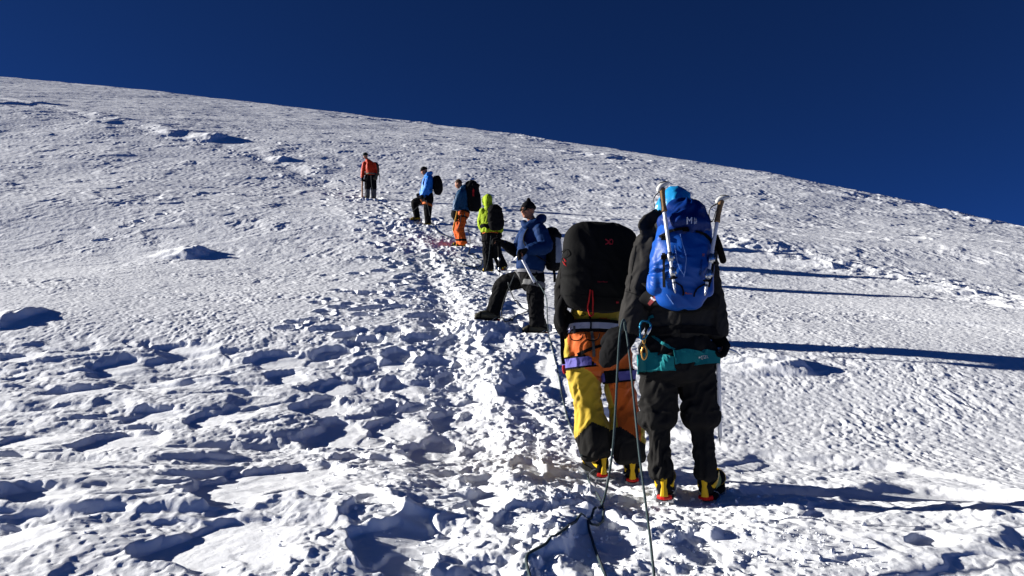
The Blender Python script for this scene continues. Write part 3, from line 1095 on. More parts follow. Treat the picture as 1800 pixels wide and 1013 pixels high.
def person(sp):
    """a climber built from joint positions given as (px, py, depth offset)"""
    d0 = sp['d']
    J = {}
    for k_, v_ in sp['j'].items():
        J[k_] = at(v_[0], v_[1], d0 + (v_[2] if len(v_) > 2 else 0.0))
    fine = sp.get('fine', 0.014)
    seed = sp.get('seed', 1)
    side = Vector(sp.get('side', (1, 0, 0)))
    f = Vector(sp['face']).normalized()
    origin = (J['sole_a'] + J['sole_b']) / 2
    # body, one continuous surface
    g = Geo()
    hd = head_geo(g, J['head'], f, sp.get('head_up', (0, 0, 1)))
    sh = (J['sh_a'] + J['sh_b']) / 2; hp = (J['hip_a'] + J['hip_b']) / 2
    g.chain([J['head'] - hd[1] * 0.06 - f * 0.02, J['neck'], sh], [0.050, 0.055, 0.07], n=3)
    g.chain([hp, hp * 0.6 + sh * 0.4, hp * 0.2 + sh * 0.8, sh], [(0.13, 0.10), (0.12, 0.085), (0.14, 0.09), (0.10, 0.07)], side=side, n=4)
    for q in 'ab':
        g.chain([J['sh_' + q], J['el_' + q], J['wr_' + q]], [0.045, 0.036, 0.026], n=4)
        g.chain([J['hip_' + q], J['kn_' + q], J['an_' + q]], [0.078, 0.050, 0.036], n=5)
        tq = Vector(sp['toe_' + q]).normalized()
        g.chain([J['an_' + q], J['sole_' + q] - tq * 0.05 + V(0, 0, .05), J['sole_' + q] + tq * 0.10 + V(0, 0, .035)], [0.034, 0.034, 0.026], n=3)
        hs = sp['hand_' + q]
        hand_geo(g, J['wr_' + q], hs[0], hs[1], hs[2], 0.92, hs[3], 0.0085)
    body, bbv = soft('person', g, SKIN, None, 0.007 if sp.get('face_detail') else 0.014, 2, origin=origin)
    tag(body, sp['label'], 'person', 'roped climbers going up the snow slope')
    P = {'body': body, 'J': J, 'bv': bbv}
    # trousers
    g = Geo()
    W = sp['wear']
    tr = W['trousers']
    g.chain([hp + V(0, 0, tr.get('rise', 0.12)), hp + V(0, 0, 0.0), hp - V(0, 0, 0.05)], [tr['waist'], tr['hips'], tr['hips']], side=side, n=3)
    bones = []
    for q in 'ab':
        h_, k_, a_ = J['hip_' + q], J['kn_' + q], J['an_' + q]
        th, knr, cf, hm = tr['r_' + q] if 'r_' + q in tr else tr['r']
        lo = a_ + (a_ - k_).normalized() * tr.get('drop', 0.02)
        pp = [h_, h_ * 0.5 + k_ * 0.5, k_, k_ * 0.45 + a_ * 0.55, lo]
        rr = [(th, th), (th * 0.95, th * 0.95), (knr, knr), (cf, cf), (hm, hm * 1.05)]
        if tr.get('stack'):
            pp = pp[:3] + [k_ * 0.80 + a_ * 0.20, k_ * 0.70 + a_ * 0.30] + pp[3:]
            rr = rr[:3] + [(knr * 0.93, knr * 0.93), (cf * 1.06, cf * 1.06)] + rr[3:]
        g.chain(pp, rr, side=side, n=5, cap=0.2)
        bones += [(h_, k_, tr.get('amp', 0.010), 9.0), (k_, lo, tr.get('amp', 0.010) * 0.8, 8.0)]
    bones.append((hp, hp + V(0, 0, 0.2), 0.006, 6.0))
    P['trousers'], P['trbv'] = soft('trousers', g, tr['mats'], body, fine, 4, disp=folds(bones, seed), matfn=tr.get('zones'))
    # jacket
    g = Geo()
    jk = W['jacket']
    g.chain([at(a[0], a[1], d0 + a[2]) for a in jk['line']], [(a[3], a[4]) for a in jk['line']], side=side, n=5, cap=0.35)
    bones = []
    for q in 'ab':
        s_, e_, w_ = J['sh_' + q], J['el_' + q], J['wr_' + q]
        r1, r2, r3 = jk['r_' + q] if 'r_' + q in jk else jk['r']
        inn = s_ * 0.6 + sh * 0.4
        g.chain([inn, s_, s_ * 0.5 + e_ * 0.5, e_, e_ * 0.4 + w_ * 0.6, w_], [r1 * 0.95, r1, r1 * 0.98, r2, r2 * 0.95, r3], side=side, n=4, cap=0.3)
        bones += [(s_, e_, jk.get('amp', 0.008), 9.0), (e_, w_, jk.get('amp', 0.008), 10.0)]
    bones.append((at(jk['line'][0][0], jk['line'][0][1], d0 + jk['line'][0][2]), sh, jk.get('amp', 0.008), 7.0))
    n_, hs = J['neck'], J['head']
    if jk.get('hood') == 'down':
        c = n_ - f * 0.05 + V(0, 0, 0.005)
        g.chain([c - hd[2] * 0.11 + f * 0.06, c - hd[2] * 0.09 - f * 0.02, c - f * 0.07, c + hd[2] * 0.09 - f * 0.02, c + hd[2] * 0.11 + f * 0.06], [0.035, 0.05, 0.055, 0.05, 0.035], n=4)
    if jk.get('hood') != 'up':
        g.chain([n_ - V(0, 0, 0.05), n_ + V(0, 0, 0.015)], [0.085, 0.07], n=2, cap=0.2)
    for e in jk.get('extra', []):
        g.chain([at(a[0], a[1], d0 + a[2]) for a in e], [a[3] if len(a) == 4 else (a[3], a[4]) for a in e], side=side, n=4)
    P['jacket'], P['jkbv'] = soft('jacket', g, jk['mats'], body, fine, 4, disp=folds(bones, seed + 50, jk.get('quilt')), matfn=jk.get('zones'))
    if jk.get('hood') == 'up' or 'hood' in W:
        g = Geo()
        fh, uh, shh = hd
        k = W.get('hood_k', 1.0)
        g.ball(hs + uh * 0.022 * k - fh * 0.028 * k, (0.100 * k, 0.112 * k, 0.122 * k), side=shh, up=uh)
        g.chain([hs - uh * 0.05 - fh * 0.03, n_ - fh * 0.02, n_ - V(0, 0, 0.05)], [0.092 * k, 0.095 * k, 0.11 * k], n=3)
        g.chain([hs + uh * 0.105 * k + fh * 0.03, hs + uh * 0.09 * k + shh * 0.07 * k + fh * 0.04, hs + shh * 0.098 * k + fh * 0.05, hs + shh * 0.07 * k - uh * 0.09 * k + fh * 0.05], [0.017] * 4, n=3)
        g.chain([hs + uh * 0.105 * k + fh * 0.03, hs + uh * 0.09 * k - shh * 0.07 * k + fh * 0.04, hs - shh * 0.098 * k + fh * 0.05, hs - shh * 0.07 * k - uh * 0.09 * k + fh * 0.05], [0.017] * 4, n=3)
        P['hood'], P['hoodbv'] = soft('hood', g, W['hood'], body, min(fine, 0.010), 2, disp=folds([(n_, hs + uh * 0.12, 0.007, 8.0)], seed + 9))
    if 'hat' in W:
        g = Geo()
        fh, uh, shh = hd
        g.ball(hs + uh * 0.048 - fh * 0.014, (0.086, 0.103, 0.088), side=shh, up=uh)
        ring = [hs + uh * 0.045 + fh * (0.100 * math.cos(a)) - fh * 0.014 + shh * (0.083 * math.sin(a)) for a in np.linspace(0, 2 * math.pi, 17)]
        g.chain(ring, [(0.020, 0.013)] * 17, side=uh, seg=8, n=1, cap=0)
        if W.get('bobble'):
            g.ball(hs + uh * 0.148 - fh * 0.02, 0.030)
        def cut(co, hs_=np.array(hs), u_=np.array(uh)):
            h = (co - hs_) @ u_
            lift = np.minimum(h - 0.018, 0)
            return co - lift[:, None] * u_
        P['hat'], _ = soft('hat', g, W['hat'], body, 0.008, 2, post=cut, disp=lambda c_: 0.002 * np.sin((c_ - np.array(hs)) @ np.array(uh) * 2 * math.pi / 0.012))
    if 'hair' in W:
        g = Geo()
        fh, uh, shh = hd
        g.ball(hs + uh * 0.035 - fh * 0.022, (0.082, 0.092, 0.090), side=shh, up=uh)
        P['hair'], _ = soft('hair', g, W['hair'], body, 0.009, 1, disp=lambda c_: 0.006 * pn(c_[:, 0] / 0.02, c_[:, 2] / 0.02 + c_[:, 1] / 0.02, 3))
    if sp.get('eyes'):
        fh, uh, shh = hd
        for q in (-1, 1):
            Geo().ball(hs + uh * 0.006 + shh * q * 0.030 + fh * 0.076, 0.011).build('eye', WHITE, body)
    if 'glasses' in W:
        fh, uh, shh = hd
        g = Geo()
        for q in (-1, 1):
            g.ball(hs + uh * 0.012 + shh * q * 0.034 + fh * 0.086, (0.033, 0.013, 0.022), side=shh, up=uh)
            g.chain([hs + uh * 0.016 + shh * q * 0.066 + fh * 0.075, hs + uh * 0.014 + shh * q * 0.084 + fh * 0.01], [0.004, 0.004], seg=6, n=2)
        g.chain([hs + uh * 0.016 + fh * 0.098 - shh * .01, hs + uh * 0.016 + fh * 0.098 + shh * .01], [0.004, 0.004], seg=6, n=2)
        g.build('sunglasses', W['glasses'], body)
    # gloves and boots
    for q in 'ab':
        gl = sp['glove_' + q]
        hs_ = sp['hand_' + q]
        g = Geo()
        hand_geo(g, J['wr_' + q], hs_[0], hs_[1], hs_[2], gl.get('k', 1.08), hs_[3], 0.013 * gl.get('k', 1.08), mitt=gl.get('mitt', False))
        ar = (J['wr_' + q] - J['el_' + q]).normalized()
        cl = gl.get('cuff', 0.06)
        g.chain([J['wr_' + q] - ar * cl, J['wr_' + q] - ar * cl * 0.4, J['wr_' + q] + Vector(hs_[0]).normalized() * 0.015], [gl.get('cr', 0.055), gl.get('cr', 0.055) * 0.92, 0.036], n=3, cap=0.2)
        soft('glove', g, gl['mat'], body, 0.006 if fine < 0.010 else 0.009, 2, disp=folds([(J['wr_' + q] - ar * cl, J['wr_' + q] + Vector(hs_[0]).normalized() * 0.1, 0.004, 16.0)], seed + 4))
        b_, bv_ = boot(body, J['sole_' + q], sp['toe_' + q], J['an_' + q], W['boots'], W.get('bk', 1.0), patch=W.get('bpatch'), fine=0.008 if fine < 0.012 else 0.011, tint=W.get('tint', (None, None)))
        P['boot_' + q] = bv_
    return P


def harness(P, mats, waist, loops, parent, wband=0.05, lband=0.05, group=None):
    """harness: waist (centre, axis), loops [(centre, axis)]"""
    g = Geo()
    ringband('x', P[waist[2]], waist[0], waist[1], wband, None, None, 0.004, 0.006, 0.4, geo=g, mi=0)
    for c, ax in loops:
        ringband('x', P['trbv'], c, ax, lband, None, None, 0.004, 0.006, 0.2, geo=g, mi=min(1, len(mats) - 1), rmax=0.16)
    return g.build('harness', mats, parent)


def backpack(label, c, up, out, w, h, dp, mats, base, taper=(0.82, 1.0, 1.0, 0.86), fine=0.011, sq=2.7, lid=0.26, seed=3, amp=0.006, straps=None, zones=None, extra=None, lean=0.0):
    """pack: body > lid, straps ...; c centre, out = away from the wearer's back"""
    u = Vector(up).normalized(); o_ = Vector(out); o_ = (o_ - u * o_.dot(u)).normalized(); s = u.cross(o_)
    c = Vector(c)
    g = Geo()
    hh = h / 2
    e0 = hh - min(w, dp) / 2 * taper[0] * 0.45; e1 = hh - min(w, dp) / 2 * taper[3] * 0.45
    pts = [c - u * e0, c - u * hh * 0.45 + o_ * 0.015, c + u * hh * 0.3 + o_ * 0.015, c + u * e1]
    g.chain(pts, [(w / 2 * k_, dp / 2 * k_) for k_ in taper], side=s, seg=28, n=5, sq=sq, cap=0.45)
    for e in (extra or []):
        hz = abs(e[0][0] - e[-1][0]) > abs(e[0][2] - e[-1][2])
        g.chain([c + s * a[0] + o_ * a[1] + u * a[2] for a in e], [(a[3], a[4]) for a in e], side=u if hz else s, seg=16, n=4, sq=2.4, cap=0.8)
    bones = [(c - s * w * 0.5 - u * hh * 0.3, c + s * w * 0.5 + u * hh * 0.3, amp, 7.0)]
    o, bv = soft('backpack', g, mats, None, fine, 3, disp=folds(bones, seed), matfn=zones, origin=c - u * hh)
    tag(o, label, 'backpack', 'backpacks on the climbers')
    lb = None
    if lid:
        g = Geo()
        lc = c + u * (hh * 0.98 - lid * h * 0.35) + o_ * 0.01
        g.chain([lc - u * lid * h * 0.3, lc, lc + u * lid * h * 0.28], [(w / 2 * 0.96 * taper[3], dp / 2 * 1.06), (w / 2 * 1.10 * taper[3], dp / 2 * 1.22), (w / 2 * 0.86 * taper[3], dp / 2 * 0.86)], side=s, seg=24, n=3, sq=2.6, cap=0.8)
        lo, lb = soft('lid', g, base['lid'], o, fine, 3, disp=folds([(lc - u * 0.2, lc + u * 0.2, amp, 7.0)], seed + 5))
    if straps:
        for q in (-1, 1):
            a = straps
            g = Geo()
            top = c + u * hh * 0.55 - o_ * dp * 0.45 + s * q * 0.07
            mid = a['sh'] + s * q * a.get('w', 0.13) + V(0, 0, 0.075)
            fr = a['sh'] + s * q * a.get('w', 0.13) - o_ * 0.14 - u * 0.10
            lowp = c - u * hh * 0.6 - o_ * dp * 0.35 + s * q * a.get('lw', 0.17)
            md = (fr + lowp) / 2 - o_ * a.get('bul', 0.10) + s * q * 0.05 * (a.get('bul', 0.10) / 0.10)
            g.chain([top, mid, fr, md, lowp], [(0.026, 0.007)] * 5, side=s, seg=8, n=5, cap=0.3)
            g.build('shoulder_strap', base['strap'], o)
    return o, bv, lb, (c, u, o_, s)


def ice_axe(label, top, bot, pick, shaft_mat, head_mat, k=1.0, group='ice axes in the climbers hands', r=0.011):
    """shaft, head with curved pick and adze, spike"""
    top = Vector(top); bot = Vector(bot)
    a = (top - bot).normalized(); p = Vector(pick); p = (p - a * p.dot(a)).normalized(); s = a.cross(p)
    root = empty('ice_axe', bot)
    Geo().chain([bot + a * 0.05, (top + bot) / 2, top], [(r * 1.3, r * 0.8)] * 3, side=p, seg=10, n=2, cap=0.1).build('shaft', shaft_mat, root)
    g = Geo()
    g.chain([top + a * 0.008, top + p * 0.05 * k + a * 0.006, top + p * 0.10 * k - a * 0.010, top + p * 0.150 * k - a * 0.040], [(0.014, 0.004), (0.011, 0.0035), (0.009, 0.003), (0.002, 0.002)], side=a, seg=8, n=4)
    g.chain([top + a * 0.006, top - p * 0.04 * k + a * 0.002, top - p * 0.085 * k - a * 0.014], [(0.012, 0.005), (0.006, 0.012), (0.003, 0.030)], side=a, seg=8, n=3, cap=0.1)
    g.build('head', head_mat, root)
    Geo().chain([bot + a * 0.055, bot + a * 0.03, bot], [(r * 0.9, r * 0.8), (r * 0.6, r * 0.6), (0.0015, 0.0015)], side=p, seg=8, n=2, cap=0.1).build('spike', head_mat, root)
    return tag(root, label, 'ice axe', group)


def trek_pole(label, top, bot, lean, shaft=None, grip=CORK, cap=WHITE, group='trekking poles', r=0.0085, joints=(0.55, 0.8), loop=True, glen=0.13):
    top = Vector(top); bot = Vector(bot)
    a = (top - bot).normalized(); L = (top - bot).length
    ln = Vector(lean); ln = (ln - a * ln.dot(a)).normalized(); sd = a.cross(ln)
    root = empty('trekking_pole', bot)
    Geo().chain([bot + a * 0.03, bot + a * L * 0.5, top - a * glen * 0.8], [r * 0.7, r * 0.9, r], seg=10, n=2, cap=0.1).build('shaft', shaft or ALU, root)
    g = Geo()
    g.chain([top - a * glen, top - a * glen * 0.75, top - a * glen * 0.3 + ln * 0.002, top - a * 0.012 + ln * 0.004], [(0.0165, 0.017), (0.0135, 0.015), (0.0145, 0.016), (0.017, 0.017)], side=ln, seg=12, n=4, cap=0.3)
    g.build('grip', grip, root)
    g = Geo()
    g.chain([top - a * 0.014 - ln * 0.012, top + ln * 0.006 + a * 0.004, top + ln * 0.040 + a * 0.014], [(0.015, 0.018), (0.016, 0.018), (0.006, 0.012)], side=a, seg=12, n=3, mi=0)
    g.chain([top - ln * 0.004 + a * 0.017, top + ln * 0.020 + a * 0.021, top + ln * 0.044 + a * 0.018], [(0.003, 0.012), (0.003, 0.014), (0.002, 0.008)], side=a, seg=8, n=2, mi=1)
    g.build('pommel', [cap, BLACK], root)
    for q in joints:
        g = Geo()
        cc = top - a * L * q
        g.chain([cc - a * 0.025, cc, cc + a * 0.022], [r * 1.4, r * 1.55, r * 1.3], seg=10, n=1, cap=0.1)
        g.box(cc + ln * r * 1.5, a * 0.014, ln * 0.006, sd * 0.005)
        g.build('clamp', STEEL, root)
    Geo().chain([bot + a * 0.075, bot + a * 0.08, bot + a * 0.088], [0.012, 0.024, 0.010], seg=14, n=1, cap=0.1).build('basket', BLACK, root)
    Geo().chain([bot + a * 0.06, bot + a * 0.02, bot], [r * 0.8, r * 0.6, 0.002], seg=8, n=1, cap=0.1).build('tip', STEEL, root)
    if loop:
        w0 = top - a * 0.03 - ln * 0.015
        Geo().chain([w0, w0 - ln * 0.03 - a * 0.03, w0 - ln * 0.028 - a * 0.09, w0 - ln * 0.008 - a * 0.10, w0 - a * 0.04], [(0.011, 0.002)] * 5, side=sd, seg=6, n=4).build('wrist_strap', BLACK, root)
    return tag(root, label, 'trekking pole', group)


def terrain_hit(px, py):
    t, v = pix_tv(px, py)
    g0 = ground_px(px, py).y
    ys = np.linspace(g0 * 0.88, g0 * 1.18, 500)
    prev = None
    for y in ys:
        z = terrain_z(t * y, y)
        if v * y < z:
            return Vector((t * y, y, z))
    return Vector((t * g0, g0, terrain_z(t * g0, g0)))


def rope(label, pts, r, mat, n=6):
    """rope through (px, py, depth) points in the air and (px, py) points on the snow"""
    P = [at(*q) if len(q) == 3 else terrain_hit(*q) + V(0, 0, r * 0.9) for q in pts]
    Q = [Vector(q) for q in catmull(P, n)]
    for i in range(1, len(Q)):
        tz = terrain_z(Q[i].x, Q[i].y) + r * 0.5
        if Q[i].z < tz:
            Q[i].z = tz
    o = Geo().chain(Q, [r] * len(Q), seg=8, n=1).build('climbing_rope', mat, None, origin=Q[0])
    return tag(o, label, 'rope', 'ropes linking the climbers')

# ------------------------------------------------------------------ where the seven climbers stand and how they hold themselves
S7 = dict(d=4.5, fine=0.008, seed=3, face=(0.05, 1, -0.05), toe_a=(0.25, 1, 0.20), toe_b=(0.55, 1, 0.20),
          j=dict(head=(1187, 374, 0.02), neck=(1188, 404, -0.01), sh_a=(1143, 432), sh_b=(1235, 436), el_a=(1124, 515, 0.0), el_b=(1248, 525, 0.0),
                 wr_a=(1106, 584, -0.04), wr_b=(1262, 590, -0.02), hip_a=(1162, 612), hip_b=(1222, 612), kn_a=(1156, 722, 0.03), kn_b=(1231, 722, 0.03),
                 an_a=(1161, 832, -0.03), an_b=(1241, 834, -0.03), sole_a=(1170, 862, 0.08), sole_b=(1252, 864, 0.08)),
          hand_a=((-0.75, -0.1, -0.8), (0.2, 1, -0.2), -1, 0.35), hand_b=((0.02, 0.0, -1), (-0.6, -0.5, 0), -1, 0.75))
S6 = dict(d=5.25, fine=0.008, seed=8, face=(0.05, 1, -0.9), toe_a=(-0.28, 1, 0.20), toe_b=(0.1, 1, 0.20),
          j=dict(head=(1064, 436, 0.42), neck=(1060, 440, 0.28), sh_a=(1006, 450, 0.16), sh_b=(1100, 450, 0.16), el_a=(987, 508, 0.12), el_b=(1118, 520, 0.3),
                 wr_a=(986, 545, 0.0), wr_b=(1105, 560, 0.45), hip_a=(1018, 604), hip_b=(1078, 606), kn_a=(1034, 712, 0.06), kn_b=(1096, 716, 0.06),
                 an_a=(1047, 800, -0.02), an_b=(1108, 806, -0.02), sole_a=(1046, 826, 0.10), sole_b=(1110, 834, 0.10)),
          hand_a=((0.0, -0.1, -1), (0.5, 0.5, 0), 1, 0.6), hand_b=((0, 0.6, -0.8), (-1, 0, 0), -1, 0.7))
S5 = dict(d=10.3, fine=0.010, seed=5, face=(-0.72, -0.66, -0.06), toe_a=(-1, -0.1, 0.06), toe_b=(-1, -0.12, 0.0), face_detail=True, eyes=True,
          j=dict(head=(928, 371, -0.02), neck=(937, 391, 0.0), sh_a=(926, 404, 0.17), sh_b=(950, 405, -0.15), el_a=(905, 442, 0.22), el_b=(960, 434, -0.22),
                 wr_a=(882, 426, 0.14), wr_b=(927, 440, -0.34), hip_a=(928, 486, 0.07), hip_b=(940, 488, -0.08), kn_a=(884, 501, 0.09), kn_b=(942, 532, -0.10),
                 an_a=(866, 548, 0.10), an_b=(944, 572, -0.08), sole_a=(858, 562, 0.10), sole_b=(942, 586, -0.08)),
          hand_a=((-0.9, -0.1, 0.35), (-0.1, -0.3, -1), 1, 0.8), hand_b=((-1, -0.1, -0.25), (0.15, -0.3, -1), -1, 0.8))
S4 = dict(d=17.2, fine=0.013, seed=12, face=(-0.35, 1, 0.05), toe_a=(-0.8, 0.8, 0.15), toe_b=(0.2, 1, 0.2),
          j=dict(head=(857, 353, 0.0), neck=(859, 364, 0.0), sh_a=(849, 371), sh_b=(872, 373), el_a=(845, 390, 0.03), el_b=(877, 392, -0.02),
                 wr_a=(847, 404, -0.0), wr_b=(880, 408, -0.02), hip_a=(856, 418), hip_b=(869, 418), kn_a=(857, 446, 0.04), kn_b=(874, 446, 0.04),
                 an_a=(859, 472), an_b=(883, 468), sole_a=(857, 478, 0.03), sole_b=(886, 474, 0.03)),
          hand_a=((0.1, 0, -1), (0.5, 0.5, 0), 1, 0.6), hand_b=((0, 0, -1), (-0.5, 0.5, 0), -1, 0.6))
S3 = dict(d=19.9, fine=0.014, seed=15, face=(-0.9, 0.12, -0.55), toe_a=(-1, 0.2, 0.05), toe_b=(-1, 0.15, 0.05),
          j=dict(head=(806, 324, 0.0), neck=(813, 333, 0.0), sh_a=(812, 339, 0.16), sh_b=(809, 340, -0.16), el_a=(802, 356, 0.2), el_b=(803, 357, -0.2),
                 wr_a=(800, 368, 0.2), wr_b=(800, 370, -0.24), hip_a=(813, 374, 0.08), hip_b=(813, 374, -0.08), kn_a=(804, 402, 0.08), kn_b=(808, 402, -0.08),
                 an_a=(810, 427, 0.10), an_b=(814, 429, -0.06), sole_a=(804, 433, 0.10), sole_b=(809, 436, -0.06)),
          hand_a=((0, 0, -1), (0.2, -1, 0), 1, 0.6), hand_b=((0, 0, -1), (0.3, 1, 0), -1, 0.7))
S2 = dict(d=22.7, fine=0.015, seed=19, face=(-0.9, -0.1, -0.45), toe_a=(-1, -0.2, 0.0), toe_b=(-1, 0.1, 0.0),
          j=dict(head=(745.5, 301, 0.0), neck=(751, 308, 0.0), sh_a=(752, 314, 0.16), sh_b=(753, 315, -0.16), el_a=(746, 330, 0.2), el_b=(750, 331, -0.2),
                 wr_a=(740, 342, 0.16), wr_b=(744, 343, -0.2), hip_a=(751, 349, 0.08), hip_b=(752, 349, -0.08), kn_a=(729, 357, 0.10), kn_b=(752, 372, -0.08),
                 an_a=(733, 382, 0.12), an_b=(752, 393, -0.08), sole_a=(730.5, 388, 0.12), sole_b=(749, 399, -0.08)),
          hand_a=((-0.7, 0, -0.6), (0.3, -1, 0), 1, 0.6), hand_b=((-0.5, 0, -0.7), (0.3, 1, 0), -1, 0.6))
S1 = dict(d=28.5, fine=0.016, seed=23, face=(-0.4, -0.85, -0.35), toe_a=(-0.5, -0.8, 0.0), toe_b=(-0.1, -1, 0.0), eyes=True,
          j=dict(head=(642.5, 274.5, -0.02), neck=(646, 282, 0.0), sh_a=(641, 287.5), sh_b=(657.5, 287.5), el_a=(638, 300, 0.0), el_b=(660.5, 299, 0.04),
                 wr_a=(637, 313, -0.03), wr_b=(661, 309, -0.10), hip_a=(646.5, 311), hip_b=(656, 311), kn_a=(646, 330, -0.05), kn_b=(657, 330, -0.03),
                 an_a=(645.5, 347), an_b=(657, 348), sole_a=(644.5, 351, -0.03), sole_b=(657, 353, -0.03)),
          hand_a=((0.0, 0, -1), (0.6, -0.3, 0), -1, 0.8), hand_b=((-0.3, -0.3, -0.8), (-0.3, 1, 0), 1, 0.7))
for s_ in (S1, S2, S3, S4, S5, S6, S7):
    for q in 'ab':
        t = Vector(s_['toe_' + q]).normalized()
        u = Vector((0, 0, 1)); u = (u - t * u.dot(t)).normalized()
        v_ = s_['j']['sole_' + q]
        Sx = at(v_[0], v_[1], s_['d'] + (v_[2] if len(v_) > 2 else 0))
        PLANES.append((Sx - u * 0.030, t, t.cross(u), u, 1.0))
pin_boots()
build_terrain()

GLOVE = dict(mat=BLACK, k=1.12)
HIPZ = V(0, 0, 0)

# ---- 7: climber with the blue pack, nearest on the right
S7['label'] = 'person in dark grey jacket and black trousers seen from behind under a blue backpack'
S7['wear'] = dict(
    trousers=dict(mats=[DARK], waist=(0.185, 0.14), hips=(0.215, 0.155), rise=0.05, r=(0.100, 0.104, 0.054, 0.056), amp=0.022, drop=0.02, stack=True),
    jacket=dict(mats=[GREY], r_a=(0.088, 0.082, 0.060), r_b=(0.072, 0.074, 0.056), amp=0.011, hood='down',
                line=[(1196, 582, 0.0, 0.192, 0.150), (1196, 566, 0.0, 0.192, 0.152), (1198, 540, 0.0, 0.195, 0.150), (1190, 480, 0.0, 0.190, 0.140), (1188, 432, 0.0, 0.175, 0.115), (1188, 412, 0.0, 0.10, 0.085)],
                extra=[[(1124, 398, -0.08, 0.006, 0.02), (1140, 388, -0.03, 0.03, 0.05), (1160, 384, -0.02, 0.055, 0.06), (1190, 396, -0.06, 0.06, 0.05)],
                       [(1128, 402, -0.05, 0.012, 0.03), (1145, 408, -0.02, 0.045, 0.06), (1170, 408, 0.0, 0.05, 0.07)]]),
    hood=SKYB, hood_k=1.0, boots=BLACK, bk=1.15, bpatch=LIME)
S7['glove_a'] = dict(mat=BLACK, k=1.25, mitt=True, cr=0.064, cuff=0.07)
S7['glove_b'] = dict(mat=BLACK, k=1.12, cr=0.062, cuff=0.05)
P7 = person(S7)
at7 = lambda x, y, z=0.0: at(x, y, 4.5 + z)
# helmet-like padded hood edge, harness, hardware
g = Geo()
ringband('x', P7['trbv'], at7(1157, 642, 0.0), (0.04, 0.1, 1), 0.098, None, None, 0.010, 0.006, 0.3, geo=g, mi=0, rmax=0.15)
ringband('x', P7['trbv'], at7(1222, 634, 0.0), (-0.02, 0.1, 1), 0.10, None, None, 0.010, 0.006, 0.3, geo=g, mi=0, rmax=0.15,
         wid=lambda th: 0.085 - 0.03 * math.cos(th))
ringband('x', P7['jkbv'], at7(1196, 588, 0.0), (0, 0.1, 1), 0.045, None, None, 0.004, 0.004, 0.4, geo=g, mi=1)
bvs = [P7['jkbv'], P7['trbv']]
band('x', [(1143, 588, 2.0), (1155, 597, 2.2), (1170, 607, 2.2), (1186, 615, 2.4)], bvs, None, None, 0.006, 0.003, geo=g, mi=0)
band('x', [(1135, 604, 1.5), (1141, 620, 1.8), (1148, 633, 2.0)], bvs, None, None, 0.012, 0.003, geo=g, mi=0)
band('x', [(1135, 567, 1.6), (1142, 560, 2.0), (1150, 556, 2.4)], bvs, None, None, 0.006, 0.003, geo=g, mi=0)
tb = [P7['trbv'], P7['jkbv']]
band('x', [(1126, 643, 11), (1140, 641, 12.5), (1160, 638, 13), (1184, 637, 11)], tb, None, None, 0.009, 0.004, across=5, geo=g, mi=0)
band('x', [(1184.5, 628, 11), (1205, 626, 12), (1228, 626, 9.5), (1250, 628, 4)], tb, None, None, 0.011, 0.004, across=5, geo=g, mi=0)
text_decal(g, 'PETZL', 1232, 627, 7, P7['trbv'], -0.02, 0.024, mi=2)
g.build('harness', [TEAL, BLACK, WHITE], P7['body'], smooth=False)


def carabiner(label, path, r, mats, gate):
    root = empty('carabiner', path[0])
    Geo().chain(path + [path[0]], [r] * (len(path) + 1), seg=10, n=4, cap=0.1).build('frame', mats[0], root)
    a, b_ = gate
    Geo().chain([a, a * 0.5 + b_ * 0.5, b_], [r * 1.1, r * 1.9, r * 1.1], seg=10, n=1, cap=0.2).build('gate', mats[1], root)
    return tag(root, label, 'carabiner')

kd = -0.235
carabiner('blue locking carabiner hanging at the waist of the climber with the blue pack',
          [at7(1125, 572, kd), at7(1126, 594, kd), at7(1131, 596, kd), at7(1137, 590, kd), at7(1144, 573, kd), at7(1139, 566, kd), at7(1129, 565, kd)], 0.0055, (ANOB, STEEL),
          (at7(1144, 574, kd), at7(1138, 588, kd)))
g_root = empty('figure_eight_descender', at7(1133, 632, kd))
Geo().chain([at7(1132, 589, kd), at7(1130, 597, kd), at7(1132, 605, kd), at7(1134, 597, kd), at7(1132, 589, kd)], [0.0045] * 5, seg=8, n=5, cap=0.1).build('small_ring', GOLD, g_root)
Geo().chain([at7(1132, 606, kd), at7(1128, 617, kd), at7(1129, 627, kd), at7(1132, 632, kd), at7(1136, 626, kd), at7(1137, 616, kd), at7(1132, 606, kd)], [0.0055] * 7, seg=8, n=5, cap=0.1).build('large_ring', GOLD, g_root)
tag(g_root, 'gold metal descender hanging below the blue carabiner', 'descender')

g = Geo()
jb = P7['jkbv']
band('x', [(1097, 512, 0.6), (1112, 516, 0.6), (1130, 524, 0.6), (1142, 530, 0.6)], jb, None, None, 0.001, 0.002, geo=g)
band('x', [(1118, 432, 0.5), (1112, 470, 0.5), (1106, 512, 0.5)], jb, None, None, 0.001, 0.0015, geo=g)
band('x', [(1148, 574, 0.6), (1180, 578, 0.6), (1215, 578, 0.6), (1250, 574, 0.6)], jb, None, None, 0.001, 0.002, geo=g)
band('x', [(1196, 545, 0.5), (1197, 570, 0.5), (1197, 600, 0.5)], jb, None, None, 0.001, 0.0015, geo=g)
for x0 in (1146, 1149):
    band('x', [(x0 - 0.8, 443, 0.4), (x0 + 0.8, 438, 0.4)], jb, None, None, 0.002, 0.001, geo=g, mi=1, n=2)
g.build('seam', [BLACK, WHITE], P7['body'], smooth=False)

